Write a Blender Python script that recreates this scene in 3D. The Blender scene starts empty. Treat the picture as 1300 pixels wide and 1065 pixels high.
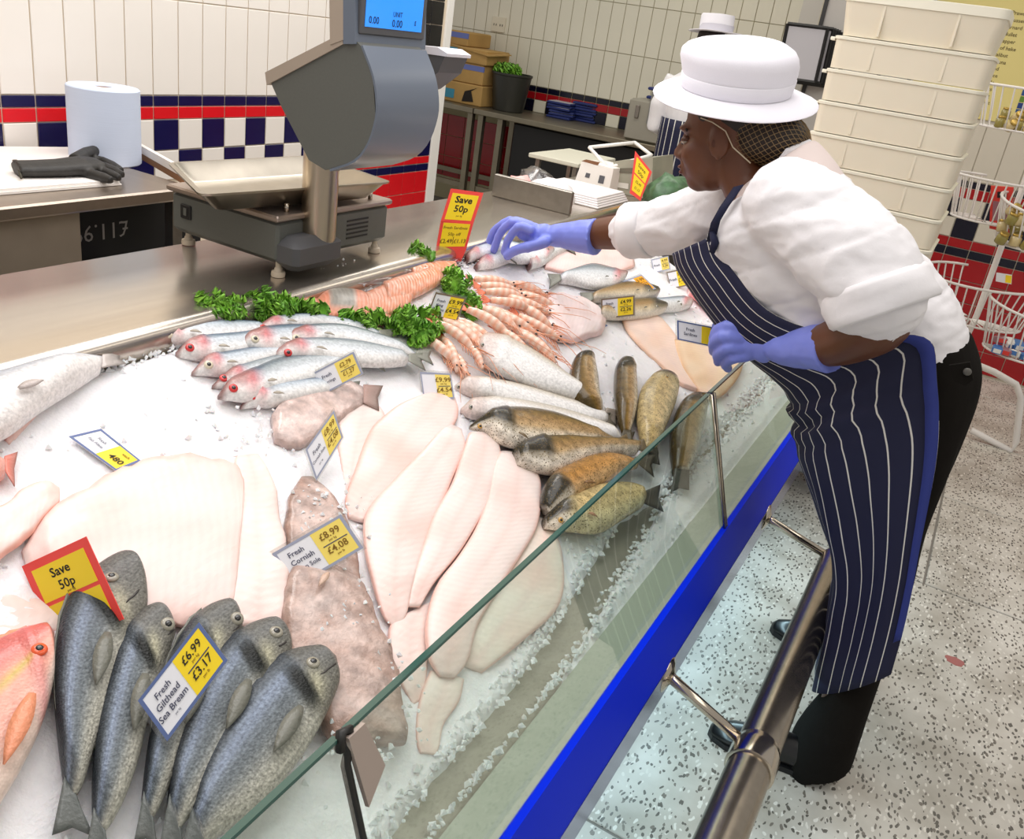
import bpy, bmesh, math, random
from math import sin, cos, pi, sqrt, exp
from mathutils import Vector, Matrix, noise
random.seed(7)
SC = bpy.context.scene
COL = SC.collection
# ------------------------------------------------------------------ camera, light, exposure
CH = 1.58                                   # eye height of the photographer
YAW, PITCH, ROLL, FPX = -0.460136, 0.393276, 0.153337, 1101.165
_f = Vector((sin(YAW)*cos(PITCH), cos(YAW)*cos(PITCH), -sin(PITCH)))
_r0 = Vector((cos(YAW), -sin(YAW), 0)); _u0 = _r0.cross(_f)
CR = _r0*cos(ROLL) + _u0*sin(ROLL); CU = -_r0*sin(ROLL) + _u0*cos(ROLL); CF = _f
cam_data = bpy.data.cameras.new('camera'); cam = bpy.data.objects.new('camera', cam_data); COL.objects.link(cam)
cam_data.sensor_width = 36.0; cam_data.lens = 36.0*FPX/1300.0
cam_data.shift_y = -45.0/1300.0; cam_data.clip_start = 0.05
cam.matrix_world = Matrix(((CR.x, CU.x, -CF.x, 0), (CR.y, CU.y, -CF.y, 0), (CR.z, CU.z, -CF.z, CH), (0, 0, 0, 1)))
SC.camera = cam
SC.view_settings.view_transform = 'Standard'; SC.view_settings.look = 'None'
SC.view_settings.gamma = 1.0; SC.view_settings.use_curve_mapping = False
SC.view_settings.exposure = 0.08
wd = bpy.data.worlds.new('shop_air'); SC.world = wd; wd.use_nodes = True
wd.node_tree.nodes['Background'].inputs[0].default_value = (1.0, 0.96, 0.92, 1)
wd.node_tree.nodes['Background'].inputs[1].default_value = 0.42
def area(name, loc, sx, sy, energy, col, rot=(0, 0, 0)):
    d = bpy.data.lights.new(name, 'AREA'); d.shape = 'RECTANGLE'; d.size = sx; d.size_y = sy; d.energy = energy; d.color = col
    o = bpy.data.objects.new(name, d); o.location = loc; o.rotation_euler = rot; COL.objects.link(o); return o
area('counter_light', (-0.95, 1.5, 2.75), 1.3, 3.2, 36, (1.0, 0.97, 0.96))
area('shop_light', (1.3, 1.6, 2.9), 0.8, 4.0, 22, (1.0, 0.93, 0.84))
area('aisle_light', (-2.3, 2.4, 2.9), 0.6, 3.6, 50, (1.0, 0.97, 0.94))
area('prep_light', (-2.2, 5.2, 2.9), 2.2, 0.8, 17, (1.0, 0.97, 0.86))
area('corner_light', (0.3, 4.5, 2.9), 1.2, 0.6, 9, (1.0, 0.94, 0.84))
area('added_cool_fill', (-0.40, 1.6, 0.30), 0.06, 2.8, 7, (0.62, 0.90, 1.0), (0, math.radians(-62), 0))  # added cool fill tinting the floor by the counter; no lamp is seen there

# ------------------------------------------------------------------ rays of the photograph -> points in the shop
EYE = Vector((0, 0, CH))
def ray(px, py): return CR*((px-650.0)/FPX) - CU*((py-487.5)/FPX) + CF
def onz(px, py, z): d = ray(px, py); return EYE + d*((z-CH)/d.z)
def onx(px, py, x): d = ray(px, py); return EYE + d*(x/d.x)
def ony(px, py, y): d = ray(px, py); return EYE + d*(y/d.y)
ICE_K, ICE_0 = 0.37, 0.4246                 # the bed of ice rises towards the fishmonger: z = ICE_0 - ICE_K*x
ICE_N = Vector((ICE_K, 0, 1)).normalized()
def bed(px, py, lift=0.0):
    d = ray(px, py); t = (ICE_0+lift-CH)/(d.z+ICE_K*d.x); return EYE + d*t
def onplane(px, py, p, n):
    d = ray(px, py); return EYE + d*((p-EYE).dot(n)/d.dot(n))

# ------------------------------------------------------------------ materials
def s2l(c): return tuple(((x/12.92) if x <= .04045 else ((x+.055)/1.055)**2.4) for x in c)
_M = {}
def mat(name, col=(.8, .8, .8), rough=.5, metal=0.0, nz=None, bump=None, vcol=False, sss=0.0, coat=0.0, spec=.5, speck=None, emit=0.0, voro=None, aniso=None):
    """col is sRGB 0..1. nz=(scale, amount); bump=(scale, strength); speck=(scale, threshold, colour); voro=(scale, bump strength)"""
    if name in _M: return _M[name]
    m = bpy.data.materials.new(name); m.use_nodes = True; nt = m.node_tree; N = nt.nodes; L = nt.links
    b = N['Principled BSDF']
    b.inputs['Roughness'].default_value = rough; b.inputs['Metallic'].default_value = metal
    b.inputs['Specular IOR Level'].default_value = spec
    if coat: b.inputs['Coat Weight'].default_value = coat; b.inputs['Coat Roughness'].default_value = .12
    if sss:
        b.inputs['Subsurface Weight'].default_value = sss; b.inputs['Subsurface Radius'].default_value = (.012, .007, .005); b.inputs['Subsurface Scale'].default_value = 1.0
    tc = N.new('ShaderNodeTexCoord')
    base = None
    if vcol:
        a = N.new('ShaderNodeAttribute'); a.attribute_name = 'Col'; base = a.outputs['Color']
    else:
        r = N.new('ShaderNodeRGB'); r.outputs[0].default_value = (*s2l(col), 1); base = r.outputs[0]
    if nz:
        t = N.new('ShaderNodeTexNoise'); t.inputs['Scale'].default_value = nz[0]; t.inputs['Detail'].default_value = 5
        mp = N.new('ShaderNodeMapRange'); mp.inputs[3].default_value = 1-nz[1]; mp.inputs[4].default_value = 1+nz[1]*.6
        mp.inputs[1].default_value = .3; mp.inputs[2].default_value = .7
        mx = N.new('ShaderNodeVectorMath'); mx.operation = 'SCALE'
        if aniso:
            mpg = N.new('ShaderNodeMapping'); mpg.inputs['Scale'].default_value = aniso; L.new(tc.outputs['Object'], mpg.inputs[0]); L.new(mpg.outputs[0], t.inputs[0])
        else: L.new(tc.outputs['Object'], t.inputs[0])
        L.new(t.outputs[0], mp.inputs[0]); L.new(base, mx.inputs[0]); L.new(mp.outputs[0], mx.inputs['Scale']); base = mx.outputs[0]
    if speck:
        t = N.new('ShaderNodeTexNoise'); t.inputs['Scale'].default_value = speck[0]; t.inputs['Detail'].default_value = 2
        L.new(tc.outputs['Object'], t.inputs[0])
        mp = N.new('ShaderNodeMapRange'); mp.inputs[1].default_value = speck[1]; mp.inputs[2].default_value = speck[1]+.06
        L.new(t.outputs[0], mp.inputs[0])
        mx = N.new('ShaderNodeMix'); mx.data_type = 'RGBA'; L.new(mp.outputs[0], mx.inputs[0]); L.new(base, mx.inputs[6]); mx.inputs[7].default_value = (*s2l(speck[2]), 1); base = mx.outputs[2]
    L.new(base, b.inputs['Base Color'])
    if emit:
        L.new(base, b.inputs['Emission Color']); b.inputs['Emission Strength'].default_value = emit
    if bump or voro:
        if voro:
            t = N.new('ShaderNodeTexVoronoi'); t.inputs['Scale'].default_value = voro[0]; o = t.outputs['Distance']; st = voro[1]
        else:
            t = N.new('ShaderNodeTexNoise'); t.inputs['Scale'].default_value = bump[0]; t.inputs['Detail'].default_value = 4; o = t.outputs[0]; st = bump[1]
        if aniso and not voro:
            mpg = N.new('ShaderNodeMapping'); mpg.inputs['Scale'].default_value = aniso; L.new(tc.outputs['Object'], mpg.inputs[0]); L.new(mpg.outputs[0], t.inputs[0])
        else: L.new(tc.outputs['Object'], t.inputs[0])
        bp = N.new('ShaderNodeBump'); bp.inputs['Strength'].default_value = st; bp.inputs['Distance'].default_value = .004
        L.new(o, bp.inputs['Height']); L.new(bp.outputs[0], b.inputs['Normal'])
    _M[name] = m; return m
def clearmat(name, tint, gloss=.12, rough=.03):
    """clear sheet: tinted see-through plus a fresnel gloss"""
    if name in _M: return _M[name]
    m = bpy.data.materials.new(name); m.use_nodes = True; nt = m.node_tree; N = nt.nodes; L = nt.links
    N.remove(N['Principled BSDF']); out = N['Material Output']
    t = N.new('ShaderNodeBsdfTransparent'); t.inputs[0].default_value = (*tint, 1)
    g = N.new('ShaderNodeBsdfGlossy'); g.inputs['Roughness'].default_value = rough
    fr = N.new('ShaderNodeLayerWeight'); fr.inputs[0].default_value = .35
    mu = N.new('ShaderNodeMath'); mu.operation = 'MULTIPLY_ADD'; mu.inputs[1].default_value = .22; mu.inputs[2].default_value = gloss*.3
    L.new(fr.outputs['Fresnel'], mu.inputs[0])
    mx = N.new('ShaderNodeMixShader'); L.new(mu.outputs[0], mx.inputs[0]); L.new(t.outputs[0], mx.inputs[1]); L.new(g.outputs[0], mx.inputs[2]); L.new(mx.outputs[0], out.inputs[0])
    _M[name] = m; return m

STEEL = mat('brushed_steel', (.80, .765, .72), .25, .92, nz=(40, .08), aniso=(1, .06, 1))
STEELD = mat('dull_steel', (.60, .58, .55), .42, 1.0, nz=(30, .1))
CHROME = mat('chrome', (.78, .74, .68), .16, 1.0)
WHITEP = mat('white_plastic', (.93, .92, .90), .4)
BLACKP = mat('black_plastic', (.07, .07, .08), .45)

# ------------------------------------------------------------------ mesh building
class MB:
    def __init__(s): s.v = []; s.f = []; s.c = []; s.uv = None
    def add(s, vs, fs, col=None):
        o = len(s.v); s.v += [Vector(v) for v in vs]; s.f += [tuple(i+o for i in f) for f in fs]
        s.c += (col if isinstance(col, list) else [col or (1, 1, 1)]*len(vs)); return s
    def box(s, lo, hi, M=None, col=None):
        x0, y0, z0 = lo; x1, y1, z1 = hi
        vs = [Vector(p) for p in ((x0,y0,z0),(x1,y0,z0),(x1,y1,z0),(x0,y1,z0),(x0,y0,z1),(x1,y0,z1),(x1,y1,z1),(x0,y1,z1))]
        if M: vs = [M @ p for p in vs]
        return s.add(vs, [(3,2,1,0),(4,5,6,7),(0,1,5,4),(1,2,6,5),(2,3,7,6),(3,0,4,7)], col)
    def bbox(s, lo, hi, b=.004, M=None, col=None):
        """box with chamfered edges: three stacked insets"""
        x0, y0, z0 = lo; x1, y1, z1 = hi
        rings = []
        for z, i in ((z0, b), (z0+b, 0), (z1-b, 0), (z1, b)):
            rings.append([Vector(p) for p in ((x0+i+b*.6,y0+i,z),(x1-i-b*.6,y0+i,z),(x1-i,y0+i+b*.6,z),(x1-i,y1-i-b*.6,z),(x1-i-b*.6,y1-i,z),(x0+i+b*.6,y1-i,z),(x0+i,y1-i-b*.6,z),(x0+i,y0+i+b*.6,z))])
        if M: rings = [[M @ p for p in r] for r in rings]
        return s.loft(rings, col=col)
    def loft(s, rings, cap0=True, cap1=True, closed=True, col=None, cols=None):
        n = len(rings[0]); vs = [p for r in rings for p in r]; fs = []
        for i in range(len(rings)-1):
            for j in range(n if closed else n-1):
                k = (j+1) % n
                fs.append((i*n+j, i*n+k, (i+1)*n+k, (i+1)*n+j))
        if cap0: fs.append(tuple(range(n-1, -1, -1)))
        if cap1: fs.append(tuple((len(rings)-1)*n+j for j in range(n)))
        return s.add(vs, fs, cols if cols else col)
    def tube(s, path, r, n=10, col=None, cap=True):
        path = [Vector(p) for p in path]; m = len(path)
        rr = r if isinstance(r, (list, tuple)) else [r]*m
        t0 = (path[1]-path[0]).normalized(); up = Vector((0, 0, 1)) if abs(t0.z) < .9 else Vector((1, 0, 0))
        a = t0.cross(up).normalized(); rings = []
        for i, p in enumerate(path):
            t = (path[min(i+1, m-1)]-path[max(i-1, 0)])
            t = t.normalized() if t.length > 1e-9 else t0
            a = (a - t*a.dot(t)); a = a.normalized() if a.length > 1e-6 else t.orthogonal().normalized()
            b = t.cross(a)
            rings.append([p + (a*cos(2*pi*k/n) + b*sin(2*pi*k/n))*rr[i] for k in range(n)])
        return s.loft(rings, cap, cap, col=col)
    def ball(s, c, r, n=14, m=8, M=None, col=None):
        c = Vector(c); r = Vector(r) if not isinstance(r, (int, float)) else Vector((r, r, r)); rings = []
        for i in range(m+1):
            th = pi*i/m; th = min(max(th, .06), pi-.06)
            ring = []
            for k in range(n):
                p = Vector((sin(th)*cos(2*pi*k/n)*r.x, sin(th)*sin(2*pi*k/n)*r.y, -cos(th)*r.z))
                if M: p = M @ p
                ring.append(c+p)
            rings.append(ring)
        return s.loft(rings, col=col)
    def prism(s, poly, ext, col=None):
        ext = Vector(ext); poly = [Vector(p) for p in poly]
        return s.loft([poly, [p+ext for p in poly]], col=col)
    def lathe(s, prof, c=(0, 0, 0), n=24, M=None, col=None, cap0=True, cap1=True):
        c = Vector(c); rings = []
        for r, z in prof:
            ring = [Vector((r*cos(2*pi*k/n), r*sin(2*pi*k/n), z)) for k in range(n)]
            if M: ring = [M @ p for p in ring]
            rings.append([c+p for p in ring])
        return s.loft(rings, cap0, cap1, col=col)
    def grid(s, rows, thick=0.0, col=None, cols=None, closed=False):
        """sheet from rows of points; thick>0 gives it a back"""
        n = len(rows[0]); m = len(rows)
        vs = [p for r in rows for p in r]
        fs = [(i*n+j, i*n+j+1, (i+1)*n+j+1, (i+1)*n+j) for i in range(m-1) for j in range(n-1)]
        if thick:
            nr = []
            for i in range(m):
                for j in range(n):
                    du = rows[i][min(j+1, n-1)]-rows[i][max(j-1, 0)]; dv = rows[min(i+1, m-1)][j]-rows[max(i-1, 0)][j]
                    q = du.cross(dv); nr.append(q.normalized() if q.length > 1e-12 else Vector((0, 0, 1)))
            o = m*n
            vs = vs + [p - q*thick for p, q in zip(vs, nr)]
            fs += [tuple(o+k for k in reversed(f)) for f in fs]
            bd = [(0, j) for j in range(n)] + [(i, n-1) for i in range(1, m)] + [(m-1, j) for j in range(n-2, -1, -1)] + [(i, 0) for i in range(m-2, 0, -1)]
            ids = [i*n+j for i, j in bd]
            for a, b in zip(ids, ids[1:]+ids[:1]): fs.append((b, a, a+o, b+o))
            if cols: cols = cols + cols
        return s.add(vs, fs, cols if cols else col)
    def build(s, name, m, parent=None, smooth=True, loc=None, vcol=False, sharp=None):
        off = Vector(loc) if loc is not None else (parent_loc(parent) if parent else None)
        if off is None:
            xs = [v.x for v in s.v]; ys = [v.y for v in s.v]; zs = [v.z for v in s.v]
            off = Vector(((min(xs)+max(xs))/2, (min(ys)+max(ys))/2, min(zs)))
        me = bpy.data.meshes.new(name); me.from_pydata([v-off for v in s.v], [], s.f); me.update()
        if smooth: me.polygons.foreach_set('use_smooth', [True]*len(me.polygons))
        if vcol:
            a = me.color_attributes.new('Col', 'FLOAT_COLOR', 'POINT')
            a.data.foreach_set('color', [x for c in s.c for x in (*s2l([min(max(q, 0), 1) for q in c]), 1.0)])
        if m: me.materials.append(m)
        if smooth and sharp is not None: me.set_sharp_from_angle(angle=math.radians(sharp))
        o = bpy.data.objects.new(name, me); COL.objects.link(o)
        if parent: o.parent = parent; o.location = (0, 0, 0) if loc is None else off-parent_loc(parent)
        else: o.location = off
        return o
def parent_loc(p):
    q = Vector((0, 0, 0))
    while p is not None: q += p.location; p = p.parent
    return q
def thing(name, label, cat, loc, group=None):
    o = bpy.data.objects.new(name, None); o.empty_display_size = .05; COL.objects.link(o); o.location = loc
    o['label'] = label; o['category'] = cat
    if group: o['group'] = group
    return o
def tag(o, label, cat, group=None):
    o['label'] = label; o['category'] = cat
    if group: o['group'] = group
    return o
def struct(o): o['kind'] = 'structure'; return o
def cat_rom(pts, n):
    """n samples through pts (tuples/Vectors)"""
    pts = [Vector(p) for p in pts]; m = len(pts)-1; out = []
    for i in range(n):
        x = i/(n-1)*m; k = min(int(x), m-1); t = x-k
        p0 = pts[k-1] if k > 0 else pts[0]*2-pts[1]; p1 = pts[k]; p2 = pts[k+1]; p3 = pts[k+2] if k+2 <= m else pts[m]*2-pts[m-1]
        out.append(.5*((2*p1)+(p2-p0)*t+(2*p0-5*p1+4*p2-p3)*t*t+(3*p1-p0-3*p2+p3)*t*t*t))
    return out
def remesh(parts, name, voxel, mt, parent, smooth=6, disp=None):
    """one continuous skin over several closed shapes"""
    me = bpy.data.meshes.new(name); me.from_pydata([v for v in parts.v], [], parts.f); me.update()
    o = bpy.data.objects.new(name, me); COL.objects.link(o)
    r = o.modifiers.new('r', 'REMESH'); r.mode = 'VOXEL'; r.voxel_size = voxel
    if smooth: k = o.modifiers.new('s', 'SMOOTH'); k.iterations = smooth; k.factor = .5
    dg = bpy.context.evaluated_depsgraph_get(); ev = o.evaluated_get(dg)
    nm = bpy.data.meshes.new_from_object(ev); bpy.data.objects.remove(o); bpy.data.meshes.remove(me)
    off = parent_loc(parent) if parent else Vector((0, 0, 0))
    if disp:
        nm.update()
        nn = [v.normal.copy() for v in nm.vertices]
        for v, q in zip(nm.vertices, nn): v.co = v.co + q*disp(v.co)
    for v in nm.vertices: v.co -= off
    nm.polygons.foreach_set('use_smooth', [True]*len(nm.polygons)); nm.name = name
    nm.materials.clear(); nm.materials.append(mt)
    q = bpy.data.objects.new(name, nm); COL.objects.link(q)
    if parent: q.parent = parent
    return q
def chevron(m, freq, amt, bump=.25, vk=7.0):
    """muscle lines across a fillet, from the piece's own uv"""
    nt = m.node_tree; N = nt.nodes; L = nt.links; b = N['Principled BSDF']; src = b.inputs['Base Color'].links[0].from_socket
    uv = N.new('ShaderNodeUVMap'); sp = N.new('ShaderNodeSeparateXYZ'); L.new(uv.outputs[0], sp.inputs[0])
    ab = N.new('ShaderNodeMath'); ab.operation = 'ABSOLUTE'; L.new(sp.outputs[1], ab.inputs[0])
    u = N.new('ShaderNodeMath'); u.operation = 'MULTIPLY'; u.inputs[1].default_value = freq; L.new(sp.outputs[0], u.inputs[0])
    ma = N.new('ShaderNodeMath'); ma.operation = 'MULTIPLY_ADD'; ma.inputs[1].default_value = vk; L.new(ab.outputs[0], ma.inputs[0]); L.new(u.outputs[0], ma.inputs[2])
    t = N.new('ShaderNodeTexNoise'); t.inputs['Scale'].default_value = 30
    tc = N.new('ShaderNodeTexCoord'); L.new(tc.outputs['Object'], t.inputs[0])
    m2 = N.new('ShaderNodeMath'); m2.operation = 'MULTIPLY_ADD'; m2.inputs[1].default_value = 5; L.new(t.outputs[0], m2.inputs[0]); L.new(ma.outputs[0], m2.inputs[2])
    si = N.new('ShaderNodeMath'); si.operation = 'SINE'; L.new(m2.outputs[0], si.inputs[0])
    mp = N.new('ShaderNodeMapRange'); mp.inputs[1].default_value = -1; mp.inputs[2].default_value = 1; mp.inputs[3].default_value = 1-amt; mp.inputs[4].default_value = 1+amt*.5; L.new(si.outputs[0], mp.inputs[0])
    sc_ = N.new('ShaderNodeVectorMath'); sc_.operation = 'SCALE'; L.new(src, sc_.inputs[0]); L.new(mp.outputs[0], sc_.inputs['Scale']); L.new(sc_.outputs[0], b.inputs['Base Color'])
    bp = N.new('ShaderNodeBump'); bp.inputs['Strength'].default_value = bump; bp.inputs['Distance'].default_value = .0015; L.new(si.outputs[0], bp.inputs['Height'])
    if b.inputs['Normal'].links: L.new(b.inputs['Normal'].links[0].from_socket, bp.inputs['Normal'])
    L.new(bp.outputs[0], b.inputs['Normal'])
_TX = {}
def text2d(s, bold=0.0):
    """flat letter mesh, cap height about .7, centred in x"""
    if (s, bold) in _TX: return _TX[(s, bold)]
    cu = bpy.data.curves.new('t', 'FONT'); cu.body = s; cu.size = 1; cu.align_x = 'CENTER'; cu.resolution_u = 2; cu.offset = bold
    o = bpy.data.objects.new('t', cu); COL.objects.link(o)
    dg = bpy.context.evaluated_depsgraph_get(); me = bpy.data.meshes.new_from_object(o.evaluated_get(dg))
    r = ([v.co.copy() for v in me.vertices], [tuple(p.vertices) for p in me.polygons])
    bpy.data.objects.remove(o); bpy.data.curves.remove(cu); bpy.data.meshes.remove(me)
    _TX[(s, bold)] = r; return r
# ================================================================== ROOM
def terrazzo():
    m = bpy.data.materials.new('terrazzo'); m.use_nodes = True; nt = m.node_tree; N = nt.nodes; L = nt.links; b = N['Principled BSDF']
    tc = N.new('ShaderNodeNewGeometry')
    base = N.new('ShaderNodeTexNoise'); base.inputs['Scale'].default_value = 5; base.inputs['Detail'].default_value = 6; L.new(tc.outputs['Position'], base.inputs[0])
    cr = N.new('ShaderNodeValToRGB'); cr.color_ramp.elements[0].position = .3; cr.color_ramp.elements[1].position = .68
    cr.color_ramp.elements[0].color = (*s2l((.66, .63, .58)), 1); cr.color_ramp.elements[1].color = (*s2l((.84, .82, .78)), 1)
    L.new(base.outputs[0], cr.inputs[0]); col = cr.outputs[0]
    def chips(scale, keep, size, c, prev, ang):
        mp = N.new('ShaderNodeMapping'); mp.inputs['Scale'].default_value = (1, .45, 1); mp.inputs['Rotation'].default_value = (0, 0, ang)
        wn = N.new('ShaderNodeTexNoise'); wn.inputs['Scale'].default_value = 26; L.new(tc.outputs['Position'], wn.inputs[0])
        ad = N.new('ShaderNodeMixRGB'); ad.blend_type = 'LINEAR_LIGHT'; ad.inputs[0].default_value = .012; L.new(tc.outputs['Position'], ad.inputs[1]); L.new(wn.outputs[1], ad.inputs[2])
        L.new(ad.outputs[0], mp.inputs[0])
        v = N.new('ShaderNodeTexVoronoi'); v.inputs['Scale'].default_value = scale; L.new(mp.outputs[0], v.inputs[0])
        lt = N.new('ShaderNodeMath'); lt.operation = 'LESS_THAN'; lt.inputs[1].default_value = size; L.new(v.outputs['Distance'], lt.inputs[0])
        sp = N.new('ShaderNodeSeparateColor'); L.new(v.outputs['Color'], sp.inputs[0])
        l2 = N.new('ShaderNodeMath'); l2.operation = 'LESS_THAN'; l2.inputs[1].default_value = keep; L.new(sp.outputs[0], l2.inputs[0])
        mu = N.new('ShaderNodeMath'); mu.operation = 'MULTIPLY'; L.new(lt.outputs[0], mu.inputs[0]); L.new(l2.outputs[0], mu.inputs[1])
        mx = N.new('ShaderNodeMix'); mx.data_type = 'RGBA'; L.new(mu.outputs[0], mx.inputs[0]); L.new(prev, mx.inputs[6]); mx.inputs[7].default_value = (*s2l(c), 1)
        return mx.outputs[2]
    col = chips(95, .32, .36, (.86, .84, .80), col, .3)
    col = chips(92, .66, .31, (.38, .36, .33), col, .9)
    col = chips(84, .40, .30, (.47, .44, .40), col, 2.0)
    L.new(col, b.inputs['Base Color']); b.inputs['Roughness'].default_value = .38
    return m
TERR = terrazzo()
GROUT = mat('grout', (.88, .82, .73), .8)
fl = MB().box((-5.4, -.7, -.06), (3.0, 7.0, -.004)).build('floor', mat('floor_joint', (.50, .48, .45), .7), smooth=False); struct(fl)
_slab = None
for i in range(-7, 4):
    for j in range(-1, 8):
        x0 = .205+.8*i; y0 = 3.0+.8*(j-4); ln = .8
        if j < 4:
            if j % 2: continue
            x0 += .5; ln = 1.6
        xa, xb, ya, yb = max(x0+.004, -5.3), min(x0+.796, 2.95), max(y0+.004, -.7), min(y0+ln-.004, 6.95)
        if xb-xa < .05 or yb-ya < .05: continue
        MB().bbox((xa, ya, -.02), (xb, yb, 0), .002).build('slab', TERR, fl, smooth=False)

pts = [Vector((.33+.028*cos(a)*(1+.5*noise.noise(Vector((cos(a)*2, sin(a)*2, 1)))), 2.60+.022*sin(a)*(1+.6*noise.noise(Vector((cos(a)*2, sin(a)*2, 4)))), .0003)) for a in (2*pi*k/16 for k in range(16))]
MB().prism(pts, (0, 0, .0006)).build('red_smear', mat('smear_red', (.66, .40, .38), .5), fl, smooth=False)
# tiles: shared mesh per size and colour
TILE = {}
def tile_mesh(w, h, m, key):
    k = (round(w, 4), round(h, 4), key)
    if k not in TILE:
        o = MB().bbox((-w/2, -h/2, 0), (w/2, h/2, .006), .0022).build('tile', m, smooth=False, loc=(0, 0, 0)); TILE[k] = o.data; bpy.data.objects.remove(o)
    return TILE[k]
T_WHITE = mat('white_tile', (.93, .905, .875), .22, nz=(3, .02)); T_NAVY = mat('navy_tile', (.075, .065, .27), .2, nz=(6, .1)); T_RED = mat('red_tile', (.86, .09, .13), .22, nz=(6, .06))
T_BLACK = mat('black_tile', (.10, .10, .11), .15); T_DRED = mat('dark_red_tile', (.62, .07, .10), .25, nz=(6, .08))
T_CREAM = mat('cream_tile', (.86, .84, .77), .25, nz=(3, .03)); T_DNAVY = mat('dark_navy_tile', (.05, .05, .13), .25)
def tiled_wall(wall, org, u, nrm, n0, n1, p, rows, mats, skip=None):
    """rows: (z0, z1, pattern, n) pattern picks a material key from the column number"""
    rot = Matrix((u, Vector((0, 0, 1)), nrm)).transposed().to_4x4(); wl = parent_loc(wall)
    for z0, z1, pat in rows:
        for i in range(n0, n1):
            k = pat(i)
            if k is None or (skip and skip(i, z0)): continue
            me = tile_mesh(p-.0045, z1-z0-.004, mats[k], k)
            o = bpy.data.objects.new('tile', me); COL.objects.link(o); o.parent = wall
            c = org + u*((i+.5)*p) + Vector((0, 0, (z0+z1)/2))
            M = rot.copy(); M.translation = c - wl; o.matrix_local = M
MA = {'w': T_WHITE, 'n': T_NAVY, 'r': T_RED, 'k': T_BLACK}
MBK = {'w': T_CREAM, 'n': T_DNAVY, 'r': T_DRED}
WX = -3.10
wl_ = struct(MB().box((WX-.12, -.7, 0), (WX, 4.66, 2.7)).build('wall_left', GROUT, smooth=False))
def ch(a, b, par): return lambda i: a if (i+par) % 2 == 0 else b
P = .1285; Y0 = 2.038-P
BLK = lambda i: i*P+Y0 > 3.85
rows = [(1.043, 1.088, lambda i: None if False else 'n'), (.991, 1.043, lambda i: 'r'),
        (.862, .991, ch('w', 'n', 0)), (.735, .862, ch('n', 'w', 0)), (.690, .735, lambda i: 'r'), (.645, .690, lambda i: 'n'), (.515, .645, lambda i: 'r'), (.385, .515, lambda i: 'r')]
tiled_wall(wl_, Vector((WX, Y0, 0)), Vector((0, 1, 0)), Vector((1, 0, 0)), -4, 21, P, [r for r in rows if r[0] > .7], MA)
tiled_wall(wl_, Vector((WX, Y0, 0)), Vector((0, 1, 0)), Vector((1, 0, 0)), 12, 21, P, [r for r in rows if r[0] < .7], MA)
tiled_wall(wl_, Vector((WX, Y0, 0)), Vector((0, 1, 0)), Vector((1, 0, 0)), -4, 14, P, [(1.088, 1.46, lambda i: 'w'), (1.46, 1.83, lambda i: 'w')], MA)
for k in range(5): tiled_wall(wl_, Vector((WX, Y0, 0)), Vector((0, 1, 0)), Vector((1, 0, 0)), 14, 21, P, [(1.235+.128*k, 1.363+.128*k, lambda i: 'k')], MA)
tiled_wall(wl_, Vector((WX, Y0, 0)), Vector((0, 1, 0)), Vector((1, 0, 0)), 14, 21, P, [(1.088, 1.235, lambda i: 'w')], MA)
struct(MB().bbox((WX-.13, 4.61, 0), (WX+.012, 4.70, 1.235), .004).build('trim_1', mat('white_trim', (.95, .94, .92), .4), smooth=False))
struct(MB().bbox((WX-.13, 4.635, 1.235), (WX+.012, 4.70, 2.7), .004).build('trim_2', mat('white_trim', (.95, .94, .92), .4), smooth=False))
# back wall behind the prep tables
BY = 6.75
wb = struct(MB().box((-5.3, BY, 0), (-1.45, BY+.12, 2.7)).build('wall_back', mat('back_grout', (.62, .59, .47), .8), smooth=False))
PB = .112; XB0 = -4.55
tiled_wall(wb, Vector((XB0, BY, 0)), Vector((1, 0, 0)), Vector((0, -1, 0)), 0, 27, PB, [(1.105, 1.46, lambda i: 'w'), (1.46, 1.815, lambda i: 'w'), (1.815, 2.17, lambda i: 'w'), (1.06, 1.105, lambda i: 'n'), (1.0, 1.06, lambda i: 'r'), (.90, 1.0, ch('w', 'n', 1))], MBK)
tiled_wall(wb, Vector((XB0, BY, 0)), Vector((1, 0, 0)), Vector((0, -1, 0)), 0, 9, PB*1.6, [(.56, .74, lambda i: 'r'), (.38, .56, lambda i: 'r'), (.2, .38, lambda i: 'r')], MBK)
# nearer wall on the right with the poster
RY = 5.80
wr = struct(MB().box((-1.22, RY, 0), (1.9, RY+.12, 2.7)).build('wall_right', mat('right_grout', (.72, .69, .62), .8), smooth=False))
struct(MB().box((-1.45, RY+.5, 0), (-1.2, BY+.12, 2.7)).build('trim_3', mat('corner_panel', (.74, .72, .69), .5), smooth=False))
PR = .128; XR0 = -.275-PR*2
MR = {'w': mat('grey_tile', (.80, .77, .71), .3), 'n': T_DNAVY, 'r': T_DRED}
tiled_wall(wr, Vector((XR0, RY, 0)), Vector((1, 0, 0)), Vector((0, -1, 0)), -1, 13, PR, [(1.10, 1.47, lambda i: 'w'), (1.47, 1.84, lambda i: 'w'), (1.84, 2.21, lambda i: 'w'), (1.06, 1.10, lambda i: 'n'), (1.0, 1.06, lambda i: 'r'), (.885, 1.0, ch('n', 'w', 0)), (.77, .885, ch('w', 'n', 0)), (.715, .77, lambda i: 'r'), (.665, .715, lambda i: 'n'), (.535, .665, lambda i: 'r'), (.405, .535, lambda i: 'r'), (.275, .405, lambda i: 'r'), (.145, .275, lambda i: 'r'), (.012, .145, lambda i: 'r')], MR)
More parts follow.
